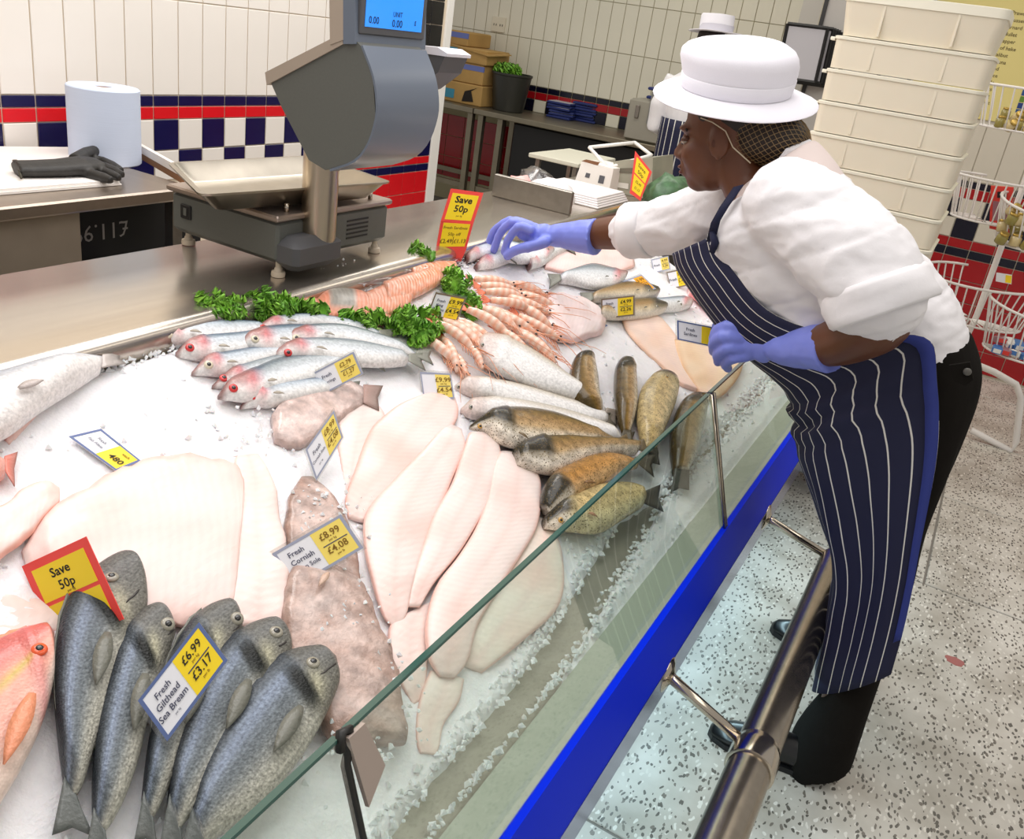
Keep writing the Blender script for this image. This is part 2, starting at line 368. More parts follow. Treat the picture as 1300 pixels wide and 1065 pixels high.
# grey door with dark jambs between the two back walls
dr = MB().bbox((-1.20, RY-.05, 0.0), (-.60, RY-.006, 2.6), .004).build('door_1', mat('grey_door', (.70, .68, .66), .5, nz=(4, .05)), smooth=False); struct(dr)
for x in (-1.20, -1.02, -.80, -.63):
    MB().box((x, RY-.062, 0), (x+.022, RY-.051, 2.6)).build('door_jamb', mat('dark_jamb', (.16, .15, .15), .5), dr, smooth=False)
# ================================================================== FISH COUNTER
CY0, CY1 = .15, 3.30
def zbed(x): return ICE_0 - ICE_K*x
ct = thing('fish_counter', 'long refrigerated fish counter with steel back shelf, blue front band and ice tray', 'counter', (-.8, 1.7, 0))
# steel service shelf with a rolled front edge
prof = [(-1.72, .905), (-1.72, .945), (-1.712, .95), (-1.315, .95), (-1.303, .948), (-1.294, .942), (-1.289, .933), (-1.288, .905), (-1.292, .895), (-1.30, .893), (-1.30, .905)]
m = MB(); m.loft([[Vector((x, y, z)) for x, z in prof] for y in (CY0, 2.93, CY1+.55)]); m.build('service_shelf', STEEL, ct, sharp=35)
m = MB(); m.bbox((-1.66, 2.925, .95), (-1.325, 2.945, 1.035), .003); m.build('upstand', STEELD, ct, smooth=False)
# blue front band, chrome skirt and recessed plinth
m = MB(); m.loft([[Vector((x, y, z)) for x, z in ((-.318, .534), (-.306, .532), (-.286, .378), (-.300, .372), (-.345, .40), (-.345, .52))] for y in (CY0, CY1)]); m.build('blue_band', mat('blue_enamel', (.0, .17, .92), .5, spec=.06), ct, smooth=False)
m = MB(); m.loft([[Vector((x, y, z)) for x, z in ((-.285, .376), (-.285, .287), (-.31, .285), (-.32, .376))] for y in (CY0, CY1)]); m.build('steel_skirt', mat('skirt_steel', (.62, .62, .74), .22, .9), ct, smooth=False)  # lilac tint: the blue band's reflection put into the steel colour
m = MB(); m.box((-1.6, CY0, .02), (-.52, CY1, .40)); m.build('plinth', mat('plinth_grey', (.45, .46, .47), .5), ct, smooth=False)
m = MB(); m.box((-1.70, CY0, .40), (-1.66, CY1, .905)); m.box((-1.66, CY0, .40), (-.32, CY0+.03, .56)); m.box((-1.66, CY1-.03, .40), (-.40, CY1, .60)); m.build('carcass', STEELD, ct, smooth=False)
# steel ice tray and the pale lip in front of it
m = MB(); m.loft([[Vector((x, y, z)) for x, z in ((-1.31, zbed(-1.31)-.016), (-.380, zbed(-.380)-.016), (-.380, .50), (-1.31, .80))] for y in (CY0+.03, CY1-.03)]); m.build('ice_tray', mat('tray_steel', (.68, .66, .60), .4, .3, nz=(20, .08)), ct, smooth=False)
m = MB(); m.loft([[Vector((x, y, z)) for x, z in ((-.376, .563), (-.318, .533), (-.330, .500), (-.378, .50))] for y in (CY0+.03, CY1-.03)]); m.build('tray_lip', mat('lip_grey', (.74, .76, .70), .45), ct, smooth=False)

# front glass: three sheets with dark green edges, posts between them
GL = clearmat('front_glass', (.90, .955, .925), .10)
GEDGE = mat('glass_edge', (.20, .36, .33), .15, coat=.4)
gt = Vector((-.423, 0, .85)); gb = Vector((-.3165, 0, .535)); gn = (gt-gb).cross(Vector((0, 1, 0))).normalized()
if gn.x < 0: gn = -gn
def along(t, y, off=0): p = gb.lerp(gt, t) + gn*off; return Vector((p.x, y, p.z))
for a, b in ((CY0, .575), (.590, 1.888), (1.902, CY1)):
    P4 = [gb+Vector((0, a, 0)), gb+Vector((0, b, 0)), gt+Vector((0, b, 0)), gt+Vector((0, a, 0))]
    m = MB(); m.prism(P4, -gn*.010); g = m.build('glass_panel', GL, ct, smooth=False)
    e = (gt-gb).normalized()*.003
    m = MB(); m.prism([P4[3]-e*.3, P4[2]-e*.3, P4[2]+e, P4[3]+e], -gn*.0105); m.build('glass_edge', GEDGE, g, smooth=False)
m = MB(); m.tube([along(-.01, 1.889, .004), along(1.0, 1.889, .004), along(1.0, 1.895, -.018), along(1.0, 1.902, .004), along(-.01, 1.902, .004)], .0045, 8); o = m.build('glass_post', CHROME, ct); o['label'] = 'slim chrome post joining two front glass panels'
m = MB(); q = [along(1.0, .580, .002), along(1.0, .608, .002), along(.80, .625, .002), along(.72, .588, .002)]; m.prism(q, gn*.006); cl = m.build('glass_clip', mat('clip_steel', (.72, .66, .62), .45, .3), ct, smooth=False)
m = MB(); m.tube([along(1.0, .578, -.003), along(.97, .572), along(1.02, .578), along(1.01, .590), along(.95, .585), along(.9, .578, -.003), along(.6, .578, -.003)], .006, 8); m.build('collar', mat('dark_rubber', (.13, .13, .12), .5), cl)

# crushed ice: one rough bed with a bare channel behind the glass
def chan(y):
    c = -.405 - .055*max(0, min(1, (y-1.05)/.55)); h = .021
    if y < .95: h = .021 - (.95-y)*.02
    if y > 1.62: h *= max(0, 1-(y-1.62)/.2)
    return c, h
def fbm(x, y, s, o=3):
    v = 0; a = 1
    for k in range(o): v += a*noise.noise(Vector((x*s, y*s, 3.1*k))); s *= 2.1; a *= .55
    return v
IX0, IX1, IDX = -1.292, -.377, .0075
nx = int((IX1-IX0)/IDX)+1; ny = int((CY1-CY0-.08)/IDX)
V = []
for j in range(ny):
    y = CY0+.04+j*IDX
    for i in range(nx):
        x = IX0+i*IDX + .002*noise.noise(Vector((i*.9, j*.9, 5)))
        z = zbed(x) + .0045*fbm(x, y, 7, 3) + .0032*abs(noise.noise(Vector((x*75, y*75, 1)))) + .002*noise.noise(Vector((x*150, y*150, 9)))
        c, h = chan(y); d = abs(x-c) + .006*noise.noise(Vector((x*30, y*30, 4)))
        if d < h+.012: z -= .038*min(1, max(0, (h+.012-d)/.010))
        if x > -.386: z -= .007
        if x < -1.28: z -= .03
        V.append(Vector((x, y, z)))
ic = MB(); ic.add(V, [(j*nx+i, j*nx+i+1, (j+1)*nx+i+1, (j+1)*nx+i) for j in range(ny-1) for i in range(nx-1)])
ICE = mat('crushed_ice_white', (.955, .95, .96), .35, nz=(60, .04), bump=(190, .5), sss=.15)
io = ic.build('crushed_ice', ICE, loc=(-.8, 1.7, .6)); io['kind'] = 'stuff'; io['label'] = 'bed of crushed white ice filling the counter under the fish'; io['category'] = 'ice'
# loose lumps of ice along the edges and among the fish
lump = MB()
def chip(p, r):
    vs = []; 
    for s in ((1, 0, 0), (-1, 0, 0), (0, 1, 0), (0, -1, 0), (0, 0, 1), (0, 0, -1)):
        vs.append(p + Vector([a*r*random.uniform(.6, 1.25) for a in s]) + Vector((random.uniform(-.3, .3)*r, random.uniform(-.3, .3)*r, random.uniform(-.3, .3)*r)))
    lump.add(vs, [(0,2,4),(2,1,4),(1,3,4),(3,0,4),(2,0,5),(1,2,5),(3,1,5),(0,3,5)])
for k in range(3800):
    t = random.random(); y = random.uniform(CY0+.05, CY1-.05)
    if t < .50:
        c, h = chan(y); x = c + random.choice((-1, 1))*(h+random.uniform(-.002, .030))
        if x > -.383: x = -.383-random.random()*.01
    elif t < .78: x = -1.292+abs(random.gauss(0, .016))
    else: x = random.uniform(-1.28, -.385)
    c, h = chan(y)
    if abs(x-c) < h-.004: continue
    r = random.uniform(.003, .0075); chip(Vector((x, y, zbed(x)+r*.3)), r)
for (px, py, n, s, lf) in ((410, 640, 30, 22, .02), (340, 500, 50, 26, .012), (440, 810, 30, 30, .034), (470, 860, 60, 32, .034), (335, 560, 50, 24, .008), (470, 925, 90, 40, .034), (560, 345, 40, 14, .016), (440, 348, 50, 18, .014), (420, 660, 40, 20, .02), (440, 770, 40, 26, .036)):
    for k in range(n):
        p = bed(px+random.gauss(0, s), py+random.gauss(0, s*.6), lf); chip(p+Vector((0, 0, random.random()*.006)), random.uniform(.002, .006))
lo = lump.build('ice_lumps', mat('ice_lump', (.97, .97, .975), .35, sss=.3, spec=.3), smooth=False, loc=(-.8, 1.7, .6)); lo['kind'] = 'stuff'; lo['label'] = 'loose lumps of crushed ice scattered along the tray edges'; lo['category'] = 'ice'

# ------------------------------------------------------------------ bumper rail
rl = thing('bumper_rail', 'polished steel bumper rail low along the counter front on slim brackets', 'rail', (-.07, 1.7, .30))
RZ, RX = .30, -.0675
m = MB(); m.tube([(RX, .2, RZ), (RX, .9, RZ), (RX, 1.47, RZ)], .0435, 22); m.tube([(RX, 1.475, RZ), (RX, 2.36, RZ)], .0435, 22); m.build('tube', mat('rail_steel', (.66, .62, .56), .27, 1.0, nz=(30, .12)), rl, sharp=50)
m = MB(); m.lathe([(.044, 0), (.0495, .002), (.0495, .05), (.046, .062), (.0435, .075)], (RX, 1.43, RZ), 22, Matrix.Rotation(-pi/2, 3, 'X')); m.build('sleeve', CHROME, rl, sharp=45)
m = MB(); m.lathe([(.0435, 0), (.041, .012), (.03, .02), (.01, .024)], (RX, 2.36, RZ), 22, Matrix.Rotation(-pi/2, 3, 'X')); m.build('end_cap', CHROME, rl, sharp=45)
for y in (.35, 1.535, 2.38):
    b = MB(); a0 = Vector((-.287, y, .345)); a1 = Vector((RX-.038 if y < 2.3 else RX-.01, y-.045 if y < 2.3 else y-.03, RZ+.012))
    b.tube([a0, a0.lerp(a1, .1), a1], [.013, .0125, .0115], 12); bo = b.build('bracket', CHROME, rl)
    Rm = Matrix.Rotation(pi/2, 3, 'Y')
    MB().lathe([(.040, -.004), (.040, .003), (.022, .010), (.014, .014)], a0, 18, Rm).build('flange', CHROME, bo)

# ================================================================== SCALE
sc = thing('weighing_scale', 'grey shop weighing scale with steel pan, pole and tilted display head', 'scale', (-1.55, 1.67, .95))
GREY = mat('scale_grey', (.37, .375, .355), .5, nz=(200, .05)); GREYB = mat('scale_bluegrey', (.41, .445, .50), .32); GREYD = mat('scale_darkgrey', (.33, .33, .34), .5)
m = MB(); m.bbox((-1.725, 1.47, .985), (-1.378, 1.885, 1.088), .012); m.build('base', GREY, sc, sharp=40)
m = MB(); m.bbox((-1.735, 1.462, 1.084), (-1.372, 1.892, 1.099), .004); m.build('base_plate', mat('plate_steel', (.66, .60, .56), .4, .8), sc, smooth=False)
m = MB(); m.bbox((-1.40, 1.474, .972), (-1.322, 1.640, 1.052), .02); m.build('pole_housing', GREYD, sc, sharp=40)
for k in range(5): MB().box((-1.3785, 1.715, 1.012+.011*k), (-1.3765, 1.80, 1.0165+.011*k)).build('vent_slot', BLACKP, sc, smooth=False)
o = MB().bbox((-1.69, 1.466, 1.025), (-1.655, 1.471, 1.06), .002).build('power_switch', BLACKP, sc, smooth=False)
MB().box((-1.678, 1.4645, 1.034), (-1.668, 1.4665, 1.052)).build('rocker', GREY, o, smooth=False)
for x, y in ((-1.39, 1.49), (-1.40, 1.865), (-1.70, 1.50), (-1.70, 1.865)):
    MB().lathe([(.016, 0), (.017, .005), (.016, .012), (.010, .014), (.009, .02), (.007, .022), (.007, .04)], (x, y, .951), 14).build('levelling_foot', mat('foot_cream', (.80, .74, .66), .5), sc, sharp=40)
m = MB(); pt = onx(405, 205, -1.365); m.tube([(-1.365, 1.594, 1.0), (-1.365, 1.590, 1.30)], .042, 26); m.build('pole', mat('pole_steel', (.74, .68, .60), .3, 1.0), sc, sharp=50)
# pan: rectangular scoop with sloping sides
def rrect(cx, cy, hx, hy, r, z, n=5):
    out = []
    for (sx, sy, a0) in ((1, 1, 0), (-1, 1, pi/2), (-1, -1, pi), (1, -1, 1.5*pi)):
        for k in range(n): a = a0+k/(n-1)*pi/2; out.append(Vector((cx+sx*(hx-r)+r*cos(a), cy+sy*(hy-r)+r*sin(a), z)))
    return out
PQ = [onz(*p, 1.158) for p in ((213, 206), (254, 247), (498, 231), (400, 197))]
def qring(k, z, r=.16, n=5):
    c = sum(PQ, Vector())/4; q = [c+(p-c)*k for p in PQ]; out = []
    for i in range(4):
        p0, p1, p2 = q[i-1], q[i], q[(i+1) % 4]; a = p1.lerp(p0, r*.5); e = p1.lerp(p2, r*.35)
        for j in range(n):
            t = j/(n-1); w = a*(1-t)**2 + p1*2*t*(1-t) + e*t*t; out.append(Vector((w.x, w.y, z)))
    return out
PAN = mat('pan_steel', (.66, .63, .58), .32, 1.0, nz=(14, .12))
m = MB(); m.loft([qring(1.0, 1.153), qring(1.005, 1.158), qring(.955, 1.158), qring(.80, 1.118), qring(.76, 1.115)], cap0=False, cap1=True)
m.loft([qring(1.0, 1.153), qring(.965, 1.152), qring(.81, 1.113), qring(.76, 1.110)], cap0=False, cap1=True); m.build('pan', PAN, sc, sharp=40)
for x, y in ((-1.40, 1.52), (-1.40, 1.83), (-1.69, 1.52), (-1.69, 1.83)):
    MB().tube([(x, y, 1.098), (x, y, 1.119)], .006, 8).build('pan_support', CHROME, sc)
# head: profile in the x-z plane swept along y
HY0, HY1 = 1.50, 1.72
def hp(px, py, y=HY0): return ony(px, py, y)
side = [(340, 96), (436, 47), (437, -30), (449, -30), (450, 50), (460, 60), (473, 95), (477, 150), (466, 185), (448, 205), (413, 216), (392, 203), (374, 168), (357, 135)]
m = MB(); rg = [hp(*p) for p in side]; m.prism(rg, (0, HY1-HY0, 0)); hd = m.build('head', GREY, sc, smooth=False)
cur = [(459, 57), (473, 95), (478, 130), (476, 155), (466, 185), (448, 206), (418, 217)]
cp = cat_rom([hp(*p) for p in cur], 18)
m = MB(); m.grid([[p+Vector((.004, -.002, 0)) for p in cp], [p+Vector((.004, HY1-HY0+.004, 0)) for p in cp]], .005); m.build('front_cover', GREYB, hd, sharp=60)
m = MB(); q = [hp(338, 92), hp(340, 108), hp(437, 56), hp(436, 42)]; m.prism([p+Vector((0, -.004, 0)) for p in q], (0, HY1-HY0+.008, 0)); m.build('keypad_rim', mat('rim_beige', (.66, .60, .54), .5), hd, smooth=False)
m = MB(); q = [hp(440, 50), hp(438, -30), hp(420, -30), hp(421, 57)]; m.prism([p+Vector((0, -.0055, 0)) for p in q], (0, HY1-HY0+.011, 0)); m.build('display_rim', mat('rim_beige', (.66, .60, .54), .5), hd, smooth=False)
m = MB(); q = [hp(438, 56), hp(438, -30), hp(453, -30), hp(453, 56)]; m.prism([p+Vector((0, -.006, 0)) for p in q], (0, HY1-HY0+.03, 0)); dp = m.build('display_box', GREYB, sc, smooth=False)
dx = hp(453, 20).x+.001; y0, y1 = HY0+.004, HY1+.012
za, zb = hp(453, 43).z, hp(453, 43).z+.16
m = MB(); m.bbox((dx-.004, y0, za), (dx+.006, y1, zb), .003); m.build('bezel', GREYD, dp, smooth=False)
LCD = mat('lcd_blue', (.16, .52, .90), .2, emit=.75)
m = MB(); m.box((dx+.006, y0+.014, za+.016), (dx+.0075, y1-.016, zb-.014)); lc = m.build('screen', LCD, dp, smooth=False)
def flat_text(s, c, u, v, h, mt, parent, name='lettering', bold=.01, lift=.0005):
    """letters laid on a plane: c centre of the line, u along, v up, h cap height"""
    vs, fs = text2d(s, bold); k = h/.7; n = u.cross(v).normalized()
    if not vs: return None
    return MB().add([c + u*(p.x*k) + v*((p.y-.33)*k) + n*lift for p in vs], fs).build(name, mt, parent, smooth=False)
INK = mat('dark_ink', (.06, .07, .16), .6)
for s, yy, zz, h in (('0.00', .045, .030, .014), ('UNIT', .125, .046, .010), ('0.00', .125, .028, .015), ('g', .19, .036, .010), ('0.00', .15, .10, .02)):
    flat_text(s, Vector((dx+.0078, HY0+yy, za+zz)), Vector((0, 1, 0)), Vector((0, 0, 1)), h, INK, dp)
# label printer wedge on the far side with a pale lid
m = MB(); q = [ony(*p, 1.80) for p in ((500, 62), (566, 68), (556, 92), (530, 112), (500, 122))]; m.prism(q, (0, .10, 0)); pr = m.build('printer_hopper', GREYD, sc, smooth=False)
m = MB(); q = [ony(*p, 1.798) for p in ((512, 64), (520, 56), (556, 60), (568, 68), (567, 72))]; m.prism(q, (0, .104, 0)); m.build('hopper_lid', mat('lid_white', (.90, .89, .92), .35), pr, smooth=False)

# ================================================================== SIDE TABLE AGAINST THE LEFT WALL
tb = thing('steel_table', 'steel worktable against the tiled wall holding a paper roll and a glove', 'table', (-2.72, 1.3, 0))
m = MB(); m.bbox((-3.085, -.3, .858), (-2.37, 2.12, .90), .006); m.build('tabletop', mat('table_steel', (.70, .65, .60), .36, 1.0, nz=(30, .06), aniso=(.06, 1, 1)), tb, smooth=False)
m = MB(); m.bbox((-3.05, -.28, .04), (-2.40, 1.70, .857), .004); m.build('cupboard', mat('cupboard_steel', (.66, .61, .55), .45, .7, nz=(10, .06)), tb, smooth=False)
for x in (-2.44, -3.04): MB().box((x, 2.05, .0), (x+.04, 2.09, .857)).build('leg', STEELD, tb, smooth=False)
bd = thing('chalkboard', 'black chalkboard with chalk writing leaning upside down under the steel table', 'chalkboard', (-2.55, 1.92, 0))
m = MB(); m.bbox((-2.56, 1.72, .02), (-2.54, 2.30, .85), .003); m.build('board', mat('chalkboard_black', (.035, .03, .035), .6), bd, smooth=False)
CHALK = mat('chalk', (.62, .60, .58), .9)
o = flat_text('£11.99', Vector((-2.5395, 1.875, .735)), Vector((0, -1, 0)), Vector((0, 0, -1)), .055, CHALK, bd, 'chalk_writing', 0); o['kind'] = 'stuff'
tag(MB().bbox((-2.50, 1.72, .45), (-2.42, 1.90, .655), .01).build('blue_crate', mat('crate_blue', (.05, .22, .55), .5), smooth=False), 'blue plastic crate in the dark gap beneath the steel table', 'crate')
# paper roll
rc = Vector((-2.82, 2.112, .90)); R0 = .121
pr = thing('paper_roll', 'tall pale blue paper towel roll standing on the steel table', 'paper roll', rc)
m = MB(); m.lathe([(.03, .005), (R0-.004, 0), (R0, .004), (R0,   .258), (R0-.004,   .262), (.03,   .262), (.028, .26), (.028, .02)], rc, 40, cap0=False, cap1=False); m.build('paper', mat('roll_blue', (.80, .84, .92), .85, nz=(8, .02), bump=(60, .15), aniso=(.2, .2, 3)), pr, sharp=40)
m = MB(); m.lathe([(.029, .004), (.030,   .258), (.026,   .258), (.025, .004)], rc, 20, cap0=False, cap1=False); m.build('core', mat('card_brown', (.62, .47, .33), .8), pr)
# paper sheets under the glove
ps_ = thing('paper_sheets', 'stack of white paper sheets under the black glove', 'paper', (-2.8, 1.75, .90))
c4 = [onz(-60, 250, .905), onz(153, 233, .905), onz(92, 191, .905), onz(-60, 190, .905)]
for k in range(4):
    o = Vector((random.uniform(-.01, .01), random.uniform(-.01, .01), .0012+k*.004)); cc = [Vector((p.x, p.y, .90))+o for p in c4]
    MB().prism([p+Vector((0, 0, .0005*i)) for i, p in enumerate(cc)], (0, 0, .0034)).build('sheet', mat('paper_white', (.94, .92, .90), .8), ps_, smooth=False)
# black rubber glove lying on the sheets
def gp(px, py, h=.018): return onz(px, py, .917+h)
gv = thing('rubber_glove', 'black rubber glove lying limp on white paper sheets beside the roll', 'glove', gp(90, 212, 0)); m = MB()
def flatlimb(pts, w, t, mm):
    pa = [gp(*p[:2], p[2] if len(p) > 2 else .012) for p in pts]; rings = []
    for i, p in enumerate(pa):
        d = (pa[min(i+1, len(pa)-1)]-pa[max(i-1, 0)]); d.z = 0; d = d.normalized(); s = Vector((-d.y, d.x, 0)); ww = w[i] if isinstance(w, list) else w; tt = t[i] if isinstance(t, list) else t
        rings.append([p + s*ww*cos(2*pi*k/12) + Vector((0, 0, tt*sin(2*pi*k/12))) for k in range(12)])
    mm.loft(rings)
flatlimb([(20, 214, .022), (42, 214, .022), (75, 213, .024), (100, 211, .026), (118, 209, .024)], [.055, .055, .056, .062, .058], [.024, .025, .027, .030, .026], m)
flatlimb([(95, 203, .03), (110, 194, .038), (126, 190, .038), (146, 194, .034)], [.024, .022, .019, .013], [.022, .020, .019, .014], m)
for k, (a, b, c) in enumerate((((112, 203), (130, 205), (154, 216)), ((112, 208), (132, 212), (156, 222)), ((108, 213), (130, 218), (152, 226)), ((104, 218), (122, 223), (142, 229)))):
    flatlimb([a, b, (.5*(b[0]+c[0])+1, .5*(b[1]+c[1])), c], [.020, .016, .016, .010], [.020, .018, .017, .012], m)
remesh(m, 'glove_body', .005, mat('black_rubber', (.16, .15, .14), .55, nz=(30, .3), bump=(50, .4)), gv, 4)
m = MB(); a = gp(17, 204, .012); b = gp(27, 226, .010); m.tube([a, a.lerp(b, .5)+Vector((0, 0, .026)), b], .004, 8); m.build('cuff_roll', mat('cuff_dark', (.24, .22, .16), .6), gv)
# white board edge leaning at the table end
m = MB(); a, b = onz(180, 192, .925), onz(236, 224, .925); d = (b-a).normalized(); s = Vector((0, 0, 1))
m.prism([a, b, b+s*.028, a+s*.028], d.cross(s)*.016)
w = tag(m.build('white_board', mat('board_white', (.93, .90, .87), .5), smooth=False, loc=a-Vector((0, 0, .025))), 'thin white cutting board on edge between paper roll and scale pan', 'board')
m = MB(); m.prism([a-s*.024, b-s*.024, b, a], d.cross(s)*.014); m.build('board_trim', mat('trim_brown', (.55, .38, .24), .6), w, smooth=False)
# ================================================================== FISH
def mixc(a, b, t): t = min(1, max(0, t)); return tuple(x*(1-t)+y*t for x, y in zip(a, b))
def sst(a, b, x): t = min(1, max(0, (x-a)/(b-a))); return t*t*(3-2*t)
def nz3(p, s): return noise.noise(p*s)
SK_BREAM = mat('bream_skin', vcol=True, rough=.38, coat=.06, spec=.22, nz=(230, .42), voro=(300, .3)); chevron(SK_BREAM, 0, .07, .08, 46)
SK_TROUT = mat('trout_skin', vcol=True, rough=.26, coat=.25, spec=.3, nz=(60, .4), speck=(300, .585, (.38, .31, .17)), bump=(120, .25))
SK_HERR = mat('herring_skin', vcol=True, rough=.28, coat=.2, spec=.35, nz=(160, .22), voro=(260, .15))
SK_RED = mat('snapper_skin', vcol=True, rough=.3, coat=.3, nz=(90, .15), voro=(260, .2))
SK_FLAT = mat('sole_skin', vcol=True, rough=.4, nz=(42, .38), bump=(110, .9), coat=.55)
SK_FILL = mat('fillet_flesh', vcol=True, rough=.36, coat=.2, nz=(28, .05), bump=(70, .35), sss=.12, aniso=(1, .35, 1)); chevron(SK_FILL, 420, .022, .07, 6)
SK_SALM = mat('salmon_flesh', vcol=True, rough=.33, coat=.25, nz=(60, .10), bump=(90, .3), sss=.1); chevron(SK_SALM, 520, .05, .3, 6)
FIN = mat('fin_skin', vcol=True, rough=.4, bump=(200, .4), coat=.2)
EYE_W = mat('eye_pale', (.88, .84, .74), .12, coat=.6); EYE_R = mat('eye_red', (.83, .20, .20), .15, coat=.6); EYE_B = mat('eye_black', (.03, .03, .035), .08, coat=.8); EYE_G = mat('eye_silver', (.62, .60, .54), .15, coat=.6); EYE_Y = mat('eye_gold', (.78, .60, .28), .15, coat=.6); EYE_O = mat('eye_orange', (.95, .38, .20), .15, coat=.6)
def stations(st, lift, n):
    A = cat_rom([bed(a, b, lift) for a, b, c, d in st], n); B = cat_rom([bed(c, d, lift) for a, b, c, d in st], n); return A, B
def fish(name, label, cat, st, skin, colfn, group=None, lift=0.0, thick=.38, tmax=.03, n=34, m=20, eye=None, tail=None, tailc=(.5, .5, .45), dorsal=None, pect=None, gill=.2, mouth=None, finc=(.45, .45, .4), flat=False, fold=.0):
    """st: dorsal and ventral points of the outline from the nose to the root of the tail"""
    A, B = stations(st, lift+.012, n); T0 = min(max((a-b).length/2 for a, b in zip(A, B))*thick*2, tmax)
    A, B = stations(st, lift+.004 if flat else lift+.62*T0-.008, n); c0 = (A[n//3]+B[n//3])/2
    root = thing(name, label, cat, Vector((c0.x, c0.y, zbed(c0.x)+lift)), group)
    ar = [0.0]
    for i in range(1, n): ar.append(ar[-1]+((A[i]+B[i])/2-(A[i-1]+B[i-1])/2).length)
    ar = [x/ar[-1] for x in ar]
    rings = []; cols = []; mids = []; Ts = []
    for i in range(n):
        s = ar[i]; h = (A[i]-B[i])/2; c = (A[i]+B[i])/2; t = min(h.length*thick*2, tmax)
        if not flat: t *= (1.0+.10*sst(gill-.10, gill-.01, s)*(1-sst(gill, gill+.015, s)))
        mids.append(c); Ts.append(t); ring = []
        for k in range(m):
            a = 2*pi*k/m; ca, sa = cos(a), sin(a)
            if flat: zz = t*(abs(sa)**.5 if sa > 0 else -.5*abs(sa)**.5); w = (1 if ca > 0 else -1)*abs(ca)**.8*1.09
            else: zz = t*(abs(sa)**.85)*(1 if sa > 0 else -1); w = ca
            p = c + h*w + ICE_N*(zz + (t*.5 if flat else t*.72) - .008)
            if fold: p += ICE_N*fold*noise.noise(p*22)
            if fold > .0025: p += h*ca*.09*noise.noise(p*45)
            ring.append(p); cols.append(colfn(s, ca, sa, p))
        rings.append(ring)
    b = MB(); b.loft(rings, cols=cols); bo = b.build('body', skin, root, vcol=True)
    ul = bo.data.uv_layers.new(name='UVMap'); tl = sum(((A[i]+B[i])/2-(A[i-1]+B[i-1])/2).length for i in range(1, n)); me = bo.data
    for lp in me.loops: vi = lp.vertex_index; ul.data[lp.index].uv = (ar[vi//m]*tl, cos(2*pi*(vi % m)/m))
    if eye:
        ex, ey, r, mt = eye; d = ray(ex, ey).normalized(); best = None
        for i in range(n-1):
            h = (A[i]-B[i])/2
            for q in range(-18, 19):
                ve = q/20; e = mids[i] + h*ve + ICE_N*(Ts[i]*sqrt(max(.05, 1-ve*ve))**.85*.98 + Ts[i]*.72-.008); x = e-EYE; D = (x - d*x.dot(d)).length
                if best is None or D < best[0]: best = (D, e, ve, h)
        D, e, ve, h = best
        nrm = (ICE_N + h.normalized()*ve*.8).normalized(); R = nrm.to_track_quat('Z', 'Y').to_matrix()
        eo = MB().ball(e, (r, r, r*.45), 16, 8, R).build('eye', mt, root)
        MB().ball(e+nrm*r*.28, (r*.52, r*.52, r*.28), 12, 6, R).build('pupil', EYE_B, eo)
    if mouth:
        a_, b_ = mouth[:2], mouth[2:]; pts = []
        for q in range(5):
            d = ray(a_[0]+(b_[0]-a_[0])*q/4, a_[1]+(b_[1]-a_[1])*q/4).normalized(); best = None
            for i in range(n-1):
                h = (A[i]-B[i])/2
                for w in range(-19, 20):
                    e = mids[i] + h*(w/20) + ICE_N*(Ts[i]*sqrt(max(.02, 1-(w/20)**2))**.85 + Ts[i]*.72-.0085); x = e-EYE; D = (x - d*x.dot(d)).length
                    if best is None or D < best[0]: best = (D, e)
            pts.append(best[1])
        MB().tube(pts, [.0012, .0016, .0016, .0014, .0008], 6).build('mouth', mat('mouth_dark', (.22, .20, .19), .4), root)
    if tail:
        c = mids[-1]; t0, t1 = (bed(*q, lift+.008) for q in tail); rows = []
        for j in range(7):
            u = j/6; tip = t0.lerp(t1, u); fork = .18*(1-abs(2*u-1)); tip = tip.lerp(c, fork); base = A[-1].lerp(B[-1], u)
            rows.append([base.lerp(tip, k/5) + ICE_N*(.006*sin(u*pi*6)*.3*k/5 + Ts[-1]*(1-k/5)*.8) for k in range(6)])
        MB().grid(rows, .0016, cols=[mixc(tailc, (.3, .3, .28), .4*((q % 6)/5)) for q in range(42)]).build('tail_fin', FIN, root, vcol=True)
    if dorsal:
        s0, s1, hh = dorsal; rows = []
        for j in range(14):
            s = s0+(s1-s0)*j/13; i = min(int(s*(n-1)), n-2); h = (A[i]-B[i])/2; q = A[i]*.94+mids[i]*.06 + ICE_N*(Ts[i]*.72-.006)
            rise = hh*sin(pi*min(1, .15+.85*j/13))**.6*(1-.25*(j % 2))
            rows.append([q, q + h.normalized()*rise*.8 + ICE_N*rise*.25])
        MB().grid(rows, .0014, cols=[finc]*28).build('dorsal_fin', FIN, root, vcol=True)
    if pect:
        s0, v0, ln, ang = pect; i = min(n-6, next(k for k in range(n) if ar[k] >= s0)); h = (A[i]-B[i])/2; q = mids[i]+h*v0 + ICE_N*(Ts[i]*sqrt(max(.1, 1-v0*v0))+Ts[i]*.72-.005)
        d = (mids[min(i+4, n-1)]-mids[i]).normalized(); hn = h.normalized(); dd = d*cos(ang)-hn*sin(ang); pp = dd.cross(ICE_N).normalized(); rows = []
        for j in range(7):
            u = j/6; w = ln*.16*sin(pi*min(.97, .12+u*.86)); cc = q+dd*ln*u+ICE_N*(.004+.006*u*(1-u)*2)
            rows.append([cc-pp*w, cc+ICE_N*.001, cc+pp*w])
        MB().grid(rows, .0012, cols=[finc]*21).build('pectoral_fin', FIN, root, vcol=True)
    return root
